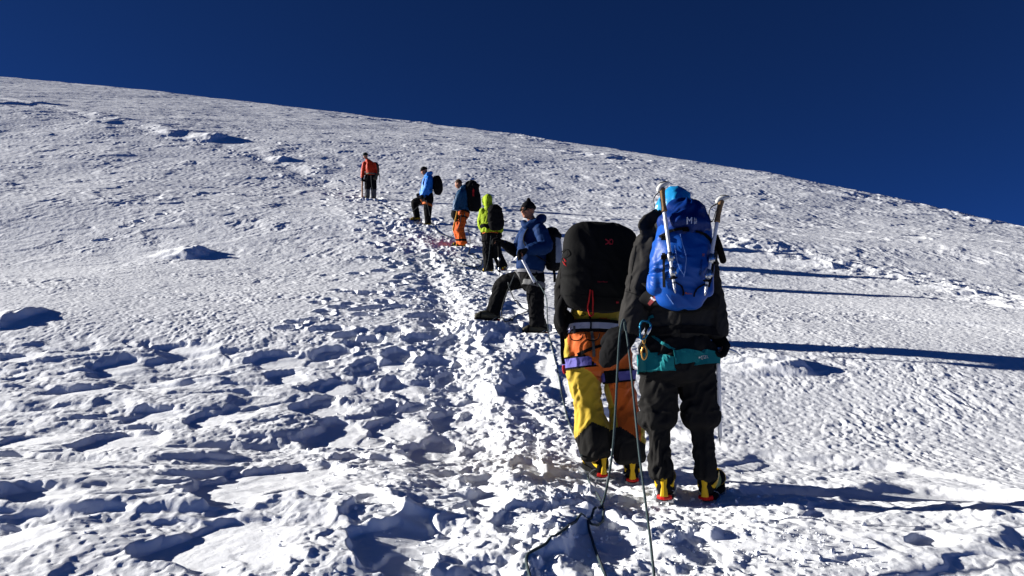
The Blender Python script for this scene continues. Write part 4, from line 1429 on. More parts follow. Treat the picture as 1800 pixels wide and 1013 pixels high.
# blue pack
pk, pbv, lbv, fr = backpack('bright blue alpine backpack with white M logo and two poles strapped on', at7(1199, 457, -0.245), at7(1203, 400) - at7(1196, 520), (0.02, -1, 0.05),
                            0.292, 0.525, 0.235, [BLUE], dict(lid=[BLUED], strap=BLACK), taper=(0.80, 0.99, 1.02, 0.84), fine=0.007, lid=0.30, amp=0.014,
                            straps=dict(sh=(P7['J']['sh_a'] + P7['J']['sh_b']) / 2, w=0.115, lw=0.15), sq=2.5,
                            extra=[[(-0.135, 0.02, -0.16, 0.04, 0.06), (-0.135, 0.02, -0.04, 0.035, 0.06), (-0.13, 0.0, 0.08, 0.025, 0.05)],
                                   [(0.13, 0.02, -0.16, 0.03, 0.06), (0.130, 0.02, -0.04, 0.03, 0.06), (0.125, 0.0, 0.08, 0.025, 0.05)],
                                   [(0.02, 0.085, -0.18, 0.085, 0.03), (0.02, 0.115, -0.03, 0.085, 0.035), (0.02, 0.10, 0.10, 0.08, 0.03)]])
PB = [pbv, lbv]
SILV = fabric('silver_print', (0.72, 0.74, 0.80), sheen=0, var=0.03)
g = Geo()
# M mark: two slanted strokes with a curved left limb
text_decal(g, 'M', 1211.5, 388.6, 15.5, PB, 0.0, 0.004, 0, squash=1.0)
text_decal(g, 'M', 1211.9, 388.9, 15.0, PB, 0.0, 0.0045, 0, squash=1.05)
poly_decal(g, [(1220.5, 382.6), (1221.1, 382.6), (1221.1, 393.8), (1220.5, 393.8)], PB, 0.004, 0)
text_decal(g, 'MILLET', 1223.0, 388.2, 4.2, PB, -math.pi / 2, 0.004, 0, squash=0.72)
g.build('logo', [SILV], pk, smooth=False)
g = Geo()
text_decal(g, 'PROLIGHTER', 1232, 470, 5.0, PB, -math.pi / 2 + 0.10, 0.004, 0, squash=0.95)
text_decal(g, '38', 1236, 449, 6.0, PB, -math.pi / 2 + 0.10, 0.004, 1)
poly_decal(g, [(1204, 514), (1207, 514), (1207, 517), (1204, 517)], PB, 0.004, 1)
text_decal(g, 'alpine', 1212, 516.2, 4.0, PB, 0.05, 0.004, 1)
g.build('lettering', [BLACK, ORASTR], pk, smooth=False)
g = Geo()
band('x', [(1160, 417, 2.0), (1170, 412, 2.2), (1183, 405, 2.6), (1198, 402, 2.8), (1212, 405, 2.6)], PB, None, None, 0.004, 0.004, geo=g, n=5)
band('x', [(1222, 407, 2.4), (1236, 411, 2.6), (1246, 420, 2.6), (1252, 430, 2.6)], PB, None, None, 0.004, 0.004, geo=g, n=5)
band('x', [(1168, 446, 2.4), (1168, 470, 2.2), (1169, 506, 2.2)], PB, None, None, 0.008, 0.003, geo=g, n=5)
band('x', [(1252, 446, 1.8), (1250, 480, 1.8), (1244, 505, 1.8)], PB, None, None, 0.006, 0.003, geo=g, n=5)
band('x', [(1186, 494, 1.2), (1196, 502, 1.5), (1200, 512, 1.5), (1199, 520, 1.5)], PB, None, None, 0.008, 0.004, geo=g, n=5)
band('x', [(1240, 498, 1.4), (1226, 506, 1.4), (1221, 514, 1.4), (1219, 521, 1.4)], PB, None, None, 0.008, 0.004, geo=g, n=5)
for c_ in ((1204, 403), (1252, 428), (1168, 452), (1168, 418), (1250, 460)):
    h = hit(PB, *c_)
    if h:
        g.box(h[0] + h[1] * 0.010, V(0.014, 0, 0), V(0, 0.007, 0), V(0, 0, 0.011))
g.build('compression_strap', BLACK, pk, smooth=False)
g = Geo()
band('x', [(1195.5, 412, 0.5), (1200, 430, 0.55), (1206, 452, 0.55), (1205, 470, 0.5), (1202, 486, 0.5)], PB, None, None, 0.004, 0.002, geo=g, n=5)
band('x', [(1186, 432, 0.4), (1189, 450, 0.45), (1194, 470, 0.5), (1202, 484, 0.5)], PB, None, None, 0.004, 0.002, geo=g, n=5)
band('x', [(1172, 517, 0.5), (1184, 534, 0.6)], PB, None, None, 0.004, 0.002, geo=g, n=5)
g.build('piping', fabric('pale_blue_piping', (0.12, 0.22, 0.50), sheen=0), pk, smooth=False)
# dark hip belt with a wing on each side
g = Geo()
g.chain([at7(1128, 548, -0.02), at7(1142, 526, -0.12), at7(1165, 522, -0.20), at7(1200, 538, -0.21), at7(1238, 528, -0.19), at7(1258, 528, -0.06)],
        [(0.022, 0.045), (0.022, 0.050), (0.03, 0.052), (0.03, 0.045), (0.03, 0.05), (0.022, 0.045)], side=(0, 1, 0), seg=12, n=5, sq=2.4)
hb, hbv = soft('hip_belt', g, BLACK, pk, 0.008, 2, disp=folds([(at7(1140, 530), at7(1250, 530), 0.005, 12.0)], 4))
g = Geo()
band('x', [(1141, 535, 2.8), (1150, 526, 3.4), (1158, 520, 3.2)], hbv, None, None, 0.003, 0.002, geo=g, mi=0)
text_decal(g, 'MILLET', 1149, 526, 4.4, hbv, 0.66, 0.007, 1, squash=0.7)
g.build('label_patch', [fabric('dark_red_patch', (0.10, 0.012, 0.014), sheen=0), SILV], pk, smooth=False)
# ice tool leash pouch hanging at the right of the pack
g = Geo()
g.chain([at7(1259, 416, -0.22), at7(1264, 432, -0.22), at7(1271, 458, -0.20)], [(0.012, 0.014), (0.017, 0.017), (0.020, 0.018)], seg=12, n=4)
g.chain([at7(1252, 426, -0.26), at7(1257, 428, -0.24), at7(1259, 440, -0.24)], [0.004] * 3, seg=6, n=3)
g.chain([at7(1252, 431, -0.26), at7(1260, 432, -0.22)], [0.003] * 2, seg=6, n=1)
g.build('strap_bundle', BLACK, pk)
for q in ((1177, 466, 10), (1183, 500, 8)):
    pass
trek_pole('white trekking pole with cork grip strapped to the left side of the blue pack', at7(1162, 328, -0.34), at7(1187, 516, -0.44), (1, -0.2, 0.25), joints=(0.66, 0.80), glen=0.135, r=0.0105)
trek_pole('white trekking pole with cork grip strapped to the right side of the blue pack', at7(1267, 350, -0.30), at7(1239, 520, -0.42), (1, -0.2, 0.1), joints=(0.62, 0.78), glen=0.13, r=0.0105)
ice_axe('long silver ice axe held by its head by the climber wearing the blue backpack', at7(1262, 617, -0.06), at7(1266, 784, 0.02), (1, 0.1, -0.15), ALU, STEEL, 0.9, r=0.0095)

# ---- 6: climber with the black pack and yellow and orange trousers
def z6(c):
    px, py = proj(c)
    m = np.ones(len(px), int)                                  # orange
    left = px < 1061 + (py - 640) * 0.0
    yline = np.interp(px, [995, 1015, 1040, 1058], [630, 640, 655, 676])
    m[(py < 563 + 5 * np.sin(px / 9.0)) | ((px < 1006) & (py < 572))] = 0
    m[left & (py > yline)] = 0
    m[left & (px < np.interp(py, [560, 600, 645], [999, 997, 1006]))] = 0
    m[(~left) & (px < np.interp(py, [640, 690, 720, 760], [1060, 1073, 1082, 1088])) & (py > 655)] = 0
    m[(px > 1127) & (py > 690)] = 0
    dl = np.interp(px, [1005, 1012, 1040, 1066, 1078], [775, 770, 741, 752, 757])
    dr = np.interp(px, [1070, 1078, 1090, 1112, 1135], [758, 754, 750, 764, 782])
    lleg = px < np.interp(py, [740, 815], [1070, 1076])
    m[lleg & (py > dl)] = 2
    m[(~lleg) & (py > dr)] = 2
    return m
S6['label'] = 'person in yellow and orange trousers almost hidden under a huge black backpack'
S6['wear'] = dict(
    trousers=dict(mats=[YEL, ORA, DARK], waist=(0.170, 0.135), hips=(0.215, 0.155), rise=0.20, r_a=(0.117, 0.090, 0.118, 0.092), r_b=(0.110, 0.094, 0.116, 0.096), amp=0.014, zones=z6, drop=0.015),
    jacket=dict(mats=[DARK], r=(0.056, 0.046, 0.040), line=[(1046, 526, 0.0, 0.16, 0.12), (1048, 510, 0.06, 0.18, 0.13), (1052, 460, 0.16, 0.175, 0.12), (1058, 445, 0.22, 0.09, 0.08)]),
    hat=BLACK, boots=BLACK, bk=1.12)
S6['glove_a'] = dict(mat=BLACK, k=1.0, mitt=True, cr=0.046)
S6['glove_b'] = GLOVE
P6 = person(S6)
at6 = lambda x, y, z=0.0: at(x, y, 5.25 + z)
g = Geo()
ringband('x', P6['trbv'], at6(1044, 580), (0.03, 0.12, 1), 0.085, None, None, 0.004, 0.008, 0.4, geo=g, mi=0)
ringband('x', P6['trbv'], at6(1044, 580), (0.03, 0.12, 1), 0.040, None, None, 0.013, 0.004, 0.4, geo=g, mi=1)
for c_, w_ in ((at6(1024, 637), 0), (at6(1087, 662), 1)):
    ringband('x', P6['trbv'], c_, (-0.10, 0.0, 1), 0.082, None, None, 0.003, 0.004, 0.2, geo=g, mi=0, rmax=0.16)
    ringband('x', P6['trbv'], c_, (-0.10, 0.0, 1), 0.058, None, None, 0.008, 0.004, 0.2, geo=g, mi=2, rmax=0.16)
hb6 = BVHTree.FromPolygons([Vector(p) for p in g.v], g.f)
for k in range(12):      # woven zigzag on the waist webbing
    x0 = 1000 + k * 7.2
    if 1008 < x0 < 1015:
        continue
    band('x', [(x0, 585, 1.1), (x0 + 4.2, 576, 1.1)], hb6, None, None, 0.001, 0.001, geo=g, mi=3, n=2)
band('x', [(1040, 583, 2.6), (1043, 604, 2.6), (1044, 627, 2.6)], [P6['trbv'], hb6], None, None, 0.004, 0.003, geo=g, mi=4)
band('x', [(1016, 624, 3.0), (1034, 615, 2.6), (1050, 610, 2.4), (1062, 606, 2.4)], P6['trbv'], None, None, 0.003, 0.003, geo=g, mi=0)
for x0, x1 in ((1001, 1025), (1029, 1054)):
    g.chain([at6(x0, 586, -0.20), at6(x0 + 3, 596, -0.21), at6((x0 + x1) / 2, 599, -0.215), at6(x1 - 3, 596, -0.21), at6(x1, 587, -0.20)], [0.0035] * 5, seg=6, n=4, mi=0)
h = hit(hb6, 1010, 580)
if h:
    g.box(h[0] + h[1] * 0.004, V(0.007, 0, 0), V(0, 0.005, 0), V(0, 0, 0.026), 4)
g.build('harness', [BLACK, PALE, LILAC, fabric('violet_thread', (0.03, 0.03, 0.10), sheen=0), fabric('grey_webbing', (0.07, 0.07, 0.068), sheen=0)], P6['body'], smooth=False)
g = Geo()
band('x', [(1007, 552, 0.5), (1016, 556, 0.5), (1030, 553, 0.5), (1022, 550, 0.5)], P6['trbv'], None, None, 0.002, 0.001, geo=g)
if g.v:
    g.build('print', BLACK, P6['body'], smooth=False)

pk, pbv, lbv, fr = backpack('huge black expedition backpack with red cord loops on the climber in orange trousers', at6(1052, 470, -0.285), at6(1057, 400) - at6(1047, 545), (0.0, -1, 0.12),
                            0.455, 0.545, 0.33, [PACKB], dict(lid=[PACKB], strap=BLACK), taper=(0.88, 0.99, 1.0, 0.97), fine=0.008, lid=0, amp=0.009, sq=3.8,
                            straps=dict(sh=(P6['J']['sh_a'] + P6['J']['sh_b']) / 2, w=0.12, lw=0.17),
                            extra=[[(-0.02, 0.02, 0.165, 0.06, 0.14), (0.06, 0.01, 0.200, 0.075, 0.14), (0.155, 0.0, 0.195, 0.065, 0.13)],
                                   [(-0.185, 0.02, -0.17, 0.04, 0.09), (-0.18, 0.0, -0.02, 0.035, 0.09), (-0.17, 0, 0.1, 0.03, 0.06)],
                                   [(-0.12, 0.02, -0.20, 0.045, 0.12), (0.0, 0.03, -0.215, 0.045, 0.12), (0.13, 0.02, -0.21, 0.045, 0.12)]])
PB = [pbv]
g = Geo()
band('x', [(1064, 421, 1.0), (1070, 426, 1.1), (1064, 430, 1.0)], PB, None, None, 0.004, 0.002, geo=g, n=4)
band('x', [(1075, 421, 0.9), (1069.5, 426, 1.1), (1075, 430, 0.9)], PB, None, None, 0.004, 0.002, geo=g, n=4)
band('x', [(1071, 421.4, 0.5), (1076, 421.6, 0.5), (1077, 426, 0.5), (1075.5, 430, 0.5), (1071, 429.8, 0.5)], PB, None, None, 0.004, 0.002, geo=g, n=4)
text_decal(g, 'expedition', 1059, 495.5, 4.2, PB, 0.03, 0.004)
poly_decal(g, [(1083, 530), (1087, 530), (1087, 533), (1083, 533)], PB, 0.004)
g.build('logo', fabric('red_print', (0.36, 0.02, 0.03), sheen=0, var=0.05), pk, smooth=False)
g = Geo()
for dx in (0, 6.5):     # two long cord loops on the front
    h0 = [hit(PB, 1037 + dx * .6, 510), hit(PB, 1035 + dx * 1.2, 528)]
    P_ = [h_[0] + h_[1] * 0.012 for h_ in h0 if h_]
    P_ += [at6(1033 + dx * 1.4, 540, -0.42), at6(1036 + dx, 552, -0.41)]
    g.chain(P_, [0.0045] * len(P_), seg=8, n=5)
g.chain([at6(1036, 552, -0.41), at6(1039, 556, -0.41), at6(1043, 552, -0.41)], [0.0045] * 3, seg=8, n=3)
g.build('red_cord', RED, pk)
g = Geo()
h = hit(PB, 993, 456)
if h:
    for a in ((0, 0, 0), (1.5, 2, 0), (-1.5, 3, 0), (0, 5, 0)):
        g.chain([h[0] + V(a[0] * .004 - .006, -0.012, -a[1] * .006), h[0] + V(a[0] * .004 + .008, -0.016, -a[1] * .006 - .014)], [0.004, 0.003], seg=6, n=1)
g.build('red_tag', RED, pk)
g = Geo()
for x0, y0, x1, y1 in ((996, 524, 988, 536), (997, 525, 991, 539)):
    h, h2 = hit(PB, x0, y0), hit(PB, x1, y1)
    if h and h2:
        g.chain([h[0] + h[1] * 0.012, (h[0] + h2[0]) / 2 + h[1] * 0.02, h2[0] + h[1] * 0.012], [0.0055] * 3, seg=8, n=3)
g.build('zip_pull', RED, pk)
g = Geo()
band('x', [(990, 444, 0.5), (996, 438, 0.5), (1000, 446, 0.5), (996, 452, 0.5), (989, 456, 0.5)], PB, None, None, 0.008, 0.003, geo=g, n=4)
band('x', [(1052, 401, 0.45), (1050, 440, 0.45), (1040, 475, 0.45), (1038, 506, 0.45)], PB, None, None, 0.002, 0.002, geo=g, n=4)
band('x', [(989, 520, 0.8), (1020, 518, 0.8), (1060, 522, 0.8), (1096, 524, 0.8)], PB, None, None, 0.002, 0.003, geo=g, n=4)
band('x', [(1037, 556, 1.6), (1039, 570, 1.6), (1038, 580, 1.6)], [pbv, P6['trbv'], hb6], None, None, 0.010, 0.003, geo=g, n=4)
g.build('seam_cord', BLACK, pk, smooth=False)
# pocket and dangling strap of the hip belt, left
g = Geo()
g.chain([at6(992, 520, -0.08), at6(984, 548, -0.10), at6(987, 572, -0.10)], [(0.022, 0.04), (0.032, 0.05), (0.022, 0.04)], side=(1, 0, 0), seg=12, n=4, sq=2.5)
g.chain([at6(996, 532, -0.12), at6(1030, 540, -0.18), at6(1075, 540, -0.18), at6(1100, 536, -0.1)], [(0.02, 0.035)] * 4, side=(0, 1, 0), seg=10, n=4)
soft('hip_belt', g, BLACK, pk, 0.009, 2)
g = Geo()
g.chain([at6(987, 585, -0.12), at6(989, 605, -0.12), at6(988, 622, -0.12), at6(991, 640, -0.12)], [(0.013, 0.003), (0.015, 0.003), (0.011, 0.003), (0.012, 0.003)], side=(1, 0.2, 0), seg=8, n=4, mi=0)
g.chain([at6(991, 643, -0.12), at6(991, 651, -0.12), at6(993, 656, -0.12)], [(0.010, 0.005)] * 3, side=(1, 0, 0), seg=8, n=2, mi=1)
g.build('hanging_strap', [BLACK, RED], pk)

# ---- 5: climber in the navy down jacket turned towards the camera
S5['label'] = 'person in navy down jacket, black bobble hat and sunglasses looking back with one leg raised'
S5['wear'] = dict(
    trousers=dict(mats=[BLACK], waist=(0.155, 0.14), hips=(0.165, 0.15), rise=0.10, r=(0.120, 0.105, 0.095, 0.090), amp=0.014, drop=0.0),
    jacket=dict(mats=[fabric('navy_down_cloth', (0.004, 0.020, 0.075), rough=0.7, sheen=0, spec=0.06)], r_a=(0.080, 0.060, 0.035), r_b=(0.090, 0.088, 0.060), amp=0.010, quilt=(0.085, 0.0065),
                line=[(931, 475, 0.0, 0.180, 0.15), (933, 463, 0.0, 0.195, 0.16), (936, 440, 0.0, 0.200, 0.165), (938, 420, 0.0, 0.200, 0.16), (939, 404, 0.0, 0.150, 0.15), (937, 394, 0, 0.10, 0.09)],
                extra=[[(921, 393, -0.06, 0.045), (926, 397, -0.10, 0.045), (938, 394, -0.12, 0.05), (950, 386, -0.04, 0.06), (953, 384, 0.04, 0.055), (946, 388, 0.10, 0.05), (930, 394, 0.08, 0.04)]]),
    hat=fabric('black_knit', (0.008, 0.008, 0.009), sheen=0, bump=0.9), bobble=True, glasses=RUBBER, boots=OLIVE, bk=1.12, tint=(RUBBER, CRR))
S5['glove_a'] = dict(mat=BLACK, k=1.15, cr=0.074, cuff=0.27)
S5['glove_b'] = dict(mat=BLACK, k=1.3, cr=0.066, cuff=0.09)
P5 = person(S5)
at5 = lambda x, y, z=0.0: at(x, y, 10.3 + z)
harness({**P5}, [fabric('off_white_webbing', (0.13, 0.13, 0.14), sheen=0), fabric('grey_loop_webbing', (0.11, 0.11, 0.11), sheen=0)], (at5(932, 480), (0.12, 0, 1), 'jkbv'), [(at5(917, 490, 0.08), (0.85, 0, 0.5)), (at5(940, 500, -0.09), (0.2, 0, 1))], P5['body'], 0.042, 0.07)
pk, pbv, lbv, fr = backpack('black daypack with lit grey patch on the back of the climber in the navy down jacket', at5(970, 442, 0.03), at5(966, 405) - at5(970, 478), (1, 0.15, 0.0), 0.34, 0.52, 0.21,
                            [BLACK, fabric('blue_grey_lit_patch', (0.16, 0.19, 0.24), sheen=0)], dict(lid=[BLACK], strap=BLACK), fine=0.010, lid=0.28,  # second cloth colour paints the lit blue-grey patch on the pack's side
                            straps=dict(sh=(P5['J']['sh_a'] + P5['J']['sh_b']) / 2 - V(0.02, 0, 0), w=0.13, lw=0.14),
                            zones=lambda c: ((proj(c)[0] > 977) & (proj(c)[1] > 418) & (proj(c)[1] < 462)).astype(int))
Geo().chain([at5(973, 474, -0.05), at5(975, 484, -0.05), at5(975, 496, -0.05)], [(0.018, 0.004)] * 3, side=(1, 0, 0), seg=8, n=2).build('hanging_strap', BLACK, pk)
trek_pole('dark trekking pole planted in snow under the outstretched arm of the down jacket', at5(875.5, 416, 0.10), at5(878, 487, 0.25), (-0.3, -1, 0.1), shaft=DARK, grip=BLACK, cap=BLACK, r=0.010, loop=True)
r5 = empty('ice_axe', at5(940, 498, -0.42))
Geo().chain([at5(917, 453, -0.36), at5(928, 474, -0.40), at5(940, 497, -0.43)], [(0.022, 0.015)] * 3, seg=12, n=2, cap=0.15).build('shaft', ALU, r5)
Geo().chain([at5(917, 452, -0.36), at5(913, 449, -0.36), at5(907, 452, -0.33), at5(903, 458, -0.31)], [(0.014, 0.006), (0.014, 0.006), (0.011, 0.005), (0.003, 0.003)], seg=8, n=3).build('pick', STEEL, r5)
Geo().chain([at5(939.5, 496, -0.43), at5(941, 499, -0.43), at5(942.5, 502, -0.43)], [0.016, 0.012, 0.003], seg=8, n=1).build('spike', RUBBER, r5)
tag(r5, 'short silver ice axe gripped in front of the navy down jacket', 'ice axe', 'ice axes in the climbers hands')

# ---- 4: climber in lime jacket, hood up
S4['label'] = 'person in lime green jacket with hood up and black trousers seen from behind'
LIMEJ = fabric('lime_cloth', (0.235, 0.33, 0.006), sheen=0)
S4['wear'] = dict(
    trousers=dict(mats=[BLACK], waist=(0.175, 0.13), hips=(0.185, 0.14), rise=0.10, r=(0.105, 0.105, 0.105, 0.115), amp=0.016, drop=0.03),
    jacket=dict(mats=[LIMEJ], r=(0.078, 0.075, 0.055), amp=0.012,
                line=[(862, 406, 0.0, 0.215, 0.15), (861, 396, 0.0, 0.195, 0.14), (860, 382, 0.0, 0.19, 0.135), (860, 373, 0.0, 0.165, 0.11), (859, 367, 0.0, 0.09, 0.08)]),
    hood=LIMEJ, boots=OLIVE)
S4['glove_a'] = GLOVE; S4['glove_b'] = GLOVE
P4 = person(S4)
at4 = lambda x, y, z=0.0: at(x, y, 17.2 + z)
harness({**P4}, [ORASTR, BLACK], (at4(862, 411), (0, 0.1, 1), 'trbv'), [(at4(856, 424), (0, 0, 1)), (at4(870, 424), (0, 0, 1))], P4['body'], 0.03, 0.04)
pk, pbv, lbv, fr = backpack('black daypack on the back of the climber in the lime jacket', at4(871, 385, -0.18), at4(868, 364) - at4(872, 406), (0.35, -1, 0.0), 0.33, 0.50, 0.22, [BLACK], dict(lid=[BLACK], strap=BLACK),
                            fine=0.013, lid=0.28, amp=0.014, straps=dict(sh=(P4['J']['sh_a'] + P4['J']['sh_b']) / 2, w=0.13, lw=0.15))
g = Geo()
g.chain([at4(845, 399, -0.15), at4(852, 396, -0.22), at4(858, 400, -0.2)], [(0.02, 0.04)] * 3, side=(0, 1, 0), seg=8, n=3)
g.build('hip_belt', BLACK, pk)
g = Geo()
g.chain([at4(886, 388, -0.2), at4(892, 391, -0.2)], [0.008, 0.006], seg=6, n=2)
g.build('side_strap', BLACK, pk)

# ---- 3: climber in petrol jacket and orange trousers, head bowed
S3['label'] = 'person in petrol blue jacket and bright orange trousers with bowed bare head'
ORT = fabric('bright_orange_cloth', (0.48, 0.075, 0.006), sheen=0)
PET = fabric('petrol_cloth', (0.006, 0.045, 0.105), sheen=0, rough=0.5)
S3['wear'] = dict(
    trousers=dict(mats=[ORT, BLACK], waist=(0.165, 0.15), hips=(0.175, 0.16), rise=0.10, r=(0.125, 0.112, 0.105, 0.110), amp=0.018, drop=0.0,
                  zones=lambda c: ((proj(c)[1] > 420) & (proj(c)[1] < 424)).astype(int)),
    jacket=dict(mats=[PET], r=(0.085, 0.078, 0.060), amp=0.012, hood='down',
                line=[(813, 370, 0.0, 0.175, 0.17), (813, 358, 0.0, 0.175, 0.17), (814, 346, 0.0, 0.19, 0.17), (815, 338, 0.0, 0.16, 0.15), (814, 333, 0, 0.09, 0.09)]),
    hair=fabric('brown_hair', (0.05, 0.025, 0.014), sheen=0, bump=0.8), boots=OLIVE)
S3['glove_a'] = dict(mat=BLACK, k=1.2, mitt=True); S3['glove_b'] = dict(mat=BLACK, k=1.45, mitt=True, cr=0.07, cuff=0.12)
P3 = person(S3)
at3 = lambda x, y, z=0.0: at(x, y, 19.9 + z)
harness({**P3}, [BLACK, BLACK], (at3(813, 371), (0.25, 0, 1), 'trbv'), [(at3(811, 382, 0.07), (0.1, 0, 1)), (at3(811, 382, -0.07), (0.1, 0, 1))], P3['body'], 0.05, 0.035)
pk, pbv, lbv, fr = backpack('tall black backpack with a red stripe on the climber in orange trousers and petrol jacket', at3(831, 348, 0.0), at3(827, 320) - at3(834, 375), (1, -0.25, 0.0), 0.36, 0.72, 0.33, [BLACK, RED],
                            dict(lid=[BLACK], strap=BLACK), fine=0.014, lid=0.24, amp=0.016, straps=dict(sh=(P3['J']['sh_a'] + P3['J']['sh_b']) / 2, w=0.13, lw=0.15),
                            zones=lambda c: ((np.abs(proj(c)[0] - 832) < 1.6) & (proj(c)[1] > 332) & (proj(c)[1] < 345)).astype(int))
ice_axe('ice axe with yellow shaft hanging from the mitten of the climber in bright orange trousers', at3(804, 371, -0.32), at3(795.5, 409, -0.30), (-1, 0, 0.1), fabric('yellow_shaft', (0.42, 0.20, 0.02), sheen=0), STEEL, 1.2, r=0.016)

# ---- 2: climber in bright blue jacket stepping up
S2['label'] = 'person in bright blue jacket and dark trousers stepping up with one bent leg'
BJ = fabric('bright_blue_cloth', (0.010, 0.14, 0.50), sheen=0, rough=0.5)
S2['wear'] = dict(
    trousers=dict(mats=[BLACK], waist=(0.16, 0.14), hips=(0.175, 0.15), rise=0.12, r=(0.125, 0.108, 0.090, 0.085), amp=0.014, drop=0.0),
    jacket=dict(mats=[BJ], r=(0.085, 0.080, 0.055), amp=0.012, hood='down',
                line=[(748, 346, 0.0, 0.165, 0.16), (750, 336, 0.0, 0.165, 0.16), (752, 324, 0.0, 0.17, 0.165), (753, 315, 0.0, 0.15, 0.15), (752, 308, 0, 0.09, 0.09)]),
    hat=BLACK, boots=fabric('yellow_black_boot', (0.16, 0.11, 0.03), sheen=0), bpatch=CRY)
S2['glove_a'] = GLOVE; S2['glove_b'] = GLOVE
P2 = person(S2)
at2 = lambda x, y, z=0.0: at(x, y, 22.7 + z)
harness({**P2}, [BLACK, ORASTR], (at2(751, 347), (0.1, 0, 1), 'jkbv'), [(at2(742, 353, 0.09), (1, 0, 0.3)), (at2(752, 360, -0.08), (0.3, 0, 1))], P2['body'], 0.045, 0.06)
backpack('rounded black backpack on the climber in the bright blue jacket', at2(768.5, 326, 0.0), at2(766, 309) - at2(769, 344), (1, 0, 0.05), 0.34, 0.56, 0.27, [BLACK], dict(lid=[BLACK], strap=BLACK),
         taper=(0.72, 1.0, 1.0, 0.78), fine=0.015, lid=0, sq=2.2, straps=dict(sh=(P2['J']['sh_a'] + P2['J']['sh_b']) / 2, w=0.13, lw=0.14))

# ---- 1: guide in orange-red jacket, farthest
S1['label'] = 'person in orange red jacket and black trousers facing downhill at the head of the rope'
OJ = fabric('orange_red_cloth', (0.42, 0.026, 0.003), sheen=0, rough=0.6)
S1['wear'] = dict(
    trousers=dict(mats=[BLACK, fabric('grey_gaiter', (0.05, 0.052, 0.06), sheen=0)], waist=(0.165, 0.13), hips=(0.18, 0.14), rise=0.12, r=(0.110, 0.100, 0.090, 0.088), amp=0.014, drop=0.0,
                  zones=lambda c: (proj(c)[1] > 333).astype(int)),
    jacket=dict(mats=[OJ], r_a=(0.076, 0.068, 0.050), r_b=(0.062, 0.050, 0.044), amp=0.010,
                line=[(651, 307, 0.0, 0.19, 0.15), (651, 301, 0.0, 0.18, 0.15), (650, 294, 0.0, 0.175, 0.15), (649, 288, 0.0, 0.15, 0.12), (646.5, 283, 0, 0.09, 0.09)]),
    hat=fabric('dark_green_knit', (0.012, 0.020, 0.018), sheen=0), boots=BLACK)
S1['glove_a'] = dict(mat=BLACK, k=1.2); S1['glove_b'] = dict(mat=OLIVE, k=1.3)
P1 = person(S1)
at1 = lambda x, y, z=0.0: at(x, y, 28.5 + z)
harness({**P1}, [fabric('tan_webbing', (0.14, 0.12, 0.08), sheen=0), BLACK], (at1(651.5, 307), (0, 0, 1), 'jkbv'), [(at1(646, 316), (0, 0, 1)), (at1(656, 316), (0, 0, 1))], P1['body'], 0.05, 0.04)
pk, pbv, lbv, fr = backpack('olive and black backpack showing behind the climber in the orange red jacket', at1(658, 300, 0.24), (0, 0, 1), (0.45, 1, 0), 0.34, 0.50, 0.24, [OLIVE], dict(lid=[BLACK], strap=OLIVE),
                            fine=0.016, lid=0.25, straps=None)
Geo().chain([at1(666, 305, 0.1), at1(667.5, 312, 0.1), at1(667, 322, 0.1)], [0.014, 0.012, 0.008], seg=6, n=3).build('hanging_strap', BLACK, pk)
ice_axe('long wooden ice axe planted beside the climber in the orange red jacket', at1(637, 318, -0.04), at1(636.5, 349, -0.02), (-1, 0, 0), WOOD, STEEL, 1.0, r=0.020)

# ---- ropes
rope('thin dark rope between the orange red jacket and the bright blue jacket', [(652, 309, 28.3), (655, 335, 27.4), (668, 358), (690, 371), (707, 380), (722, 374, 22.9), (738, 360, 22.5), (745, 350, 22.4)], 0.008, ROPED)
rope('dark rope from the bright blue jacket down to the climber in bright orange trousers', [(749, 352, 22.4), (754, 370, 22.2), (758, 392), (764, 402), (772, 410), (780, 414), (790, 419), (806, 400, 19.5), (811, 377, 19.5)], 0.009, ROPED)
rope('dark rope wriggling from the orange trousers to the climber in the lime jacket', [(816, 374, 19.7), (820, 392, 19.6), (826, 420, 19.4), (825, 442), (823, 448), (833, 447), (834, 454), (846, 458), (846, 466), (842, 471), (826, 470), (806, 463), (820, 468), (838, 474), (850, 479), (858, 460, 17.0), (863, 415, 16.9)], 0.009, ROPED)
rope('slack black rope loop between the legs of the down jacket climber', [(905, 482, 10.1), (889, 520, 10.2), (882, 545, 10.2), (883, 560), (886, 566), (895, 565), (898, 561), (901, 565), (908, 556), (928, 548), (915, 541), (905, 530), (896, 508, 10.1), (893, 497, 10.1)], 0.008, ROPED)
rope('thin rope running down the snow from the down jacket to the huge black pack', [(938, 486, 10.0), (959, 520, 9.6), (962, 556, 9.2), (966, 598), (974, 628), (983, 668), (988, 700), (995, 728), (1003, 752), (1012, 772)], 0.0065, ROPE)
rope('teal grey rope curling on the snow behind the yellow and orange trousers', [(1022, 800, 5.1), (1028, 815), (1034, 845), (1048, 868), (1060, 893), (1060, 915), (1052, 925), (1040, 924), (1034, 917), (1036, 935), (1045, 965), (1058, 1000), (1066, 1022)], 0.0062, ROPE)
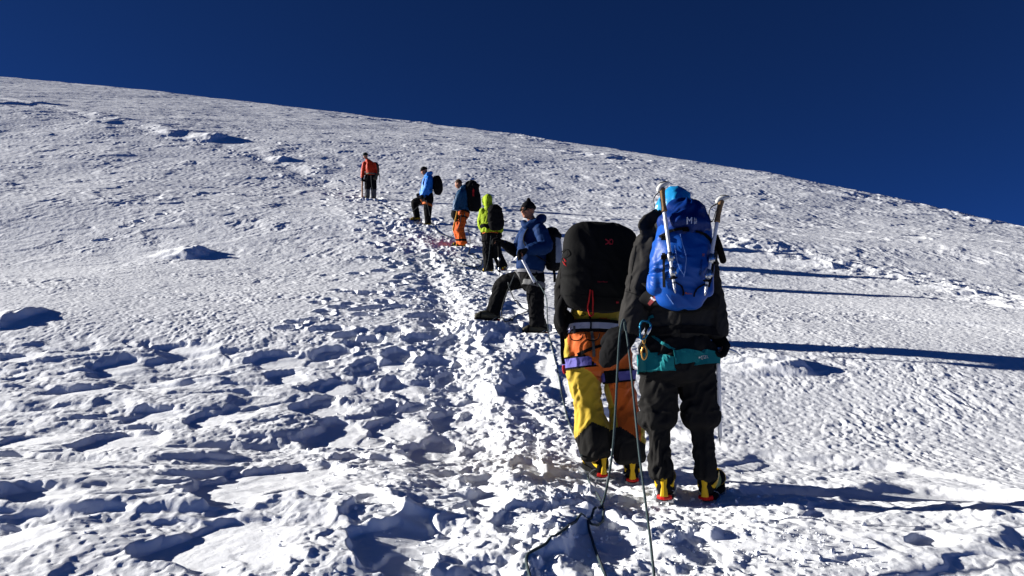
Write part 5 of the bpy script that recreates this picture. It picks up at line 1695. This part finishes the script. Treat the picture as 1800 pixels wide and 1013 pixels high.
rope('teal grey rope from the black mitten snaking to the lower left over snow', [(1099, 580, 4.31), (1096, 562, 4.30), (1090, 585, 4.27), (1086, 640, 4.24), (1082, 720, 4.21), (1077, 790, 4.17), (1068, 850, 4.2), (1057, 893), (1040, 913), (1012, 920), (990, 935), (960, 958), (932, 974), (925, 985), (928, 1003), (934, 1025)], 0.0066, ROPE)
rope('teal grey rope hanging straight down from the black mitten towards the viewer', [(1092, 580, 4.33), (1097, 562, 4.30), (1102, 590, 4.30), (1109, 650, 4.15), (1116, 720, 3.95), (1124, 800, 3.72), (1133, 870, 3.5), (1142, 940, 3.3), (1150, 1013, 3.1), (1156, 1070, 2.95)], 0.0056, ROPE)

# loose crumbs kicked out of the track
rc = random.Random(77)
ICO = bmesh.new(); bmesh.ops.create_icosphere(ICO, subdivisions=1, radius=1.0)
iv = [v.co.copy() for v in ICO.verts]; fi = [tuple(v.index for v in f.verts) for f in ICO.faces]; ICO.free()
g = Geo()
n_ = 0
while n_ < 3200:
    if rc.random() < 0.8:
        sd_ = rc.uniform(1.0, 14.0) ** 1.0
        p, dd, w = on_trail(sd_)
        off = rc.gauss(0.1, 0.6) * w
        x, y = p[0] + dd[1] * off, p[1] - dd[0] * off
    else:
        y = rc.uniform(3.4, 4.9); x = rc.uniform(0.0, 1.6)
    if y < 2.8:
        continue
    r = min(0.016, 0.003 * math.exp(abs(rc.gauss(0, 0.7))))
    if y > 7:
        r *= 1.3
    z = terrain_z(x, y) + r * 0.25
    M = Matrix.Rotation(rc.uniform(0, 6.28), 3, (rc.random() + .01, rc.random(), rc.random()))
    sc = V(r * rc.uniform(.8, 1.5), r * rc.uniform(.7, 1.2), r * rc.uniform(.5, .9))
    g.add([V(x, y, z) + M @ V(v.x * sc.x * rc.uniform(.75, 1.2), v.y * sc.y * rc.uniform(.75, 1.2), v.z * sc.z) for v in iv], fi)
    n_ += 1
o = g.build('snow_crumbs', MATS['snow'], None, smooth=False)
o['kind'] = 'stuff'; o['label'] = 'loose crumbs of snow scattered over the trodden track'; o['category'] = 'snow crumbs'
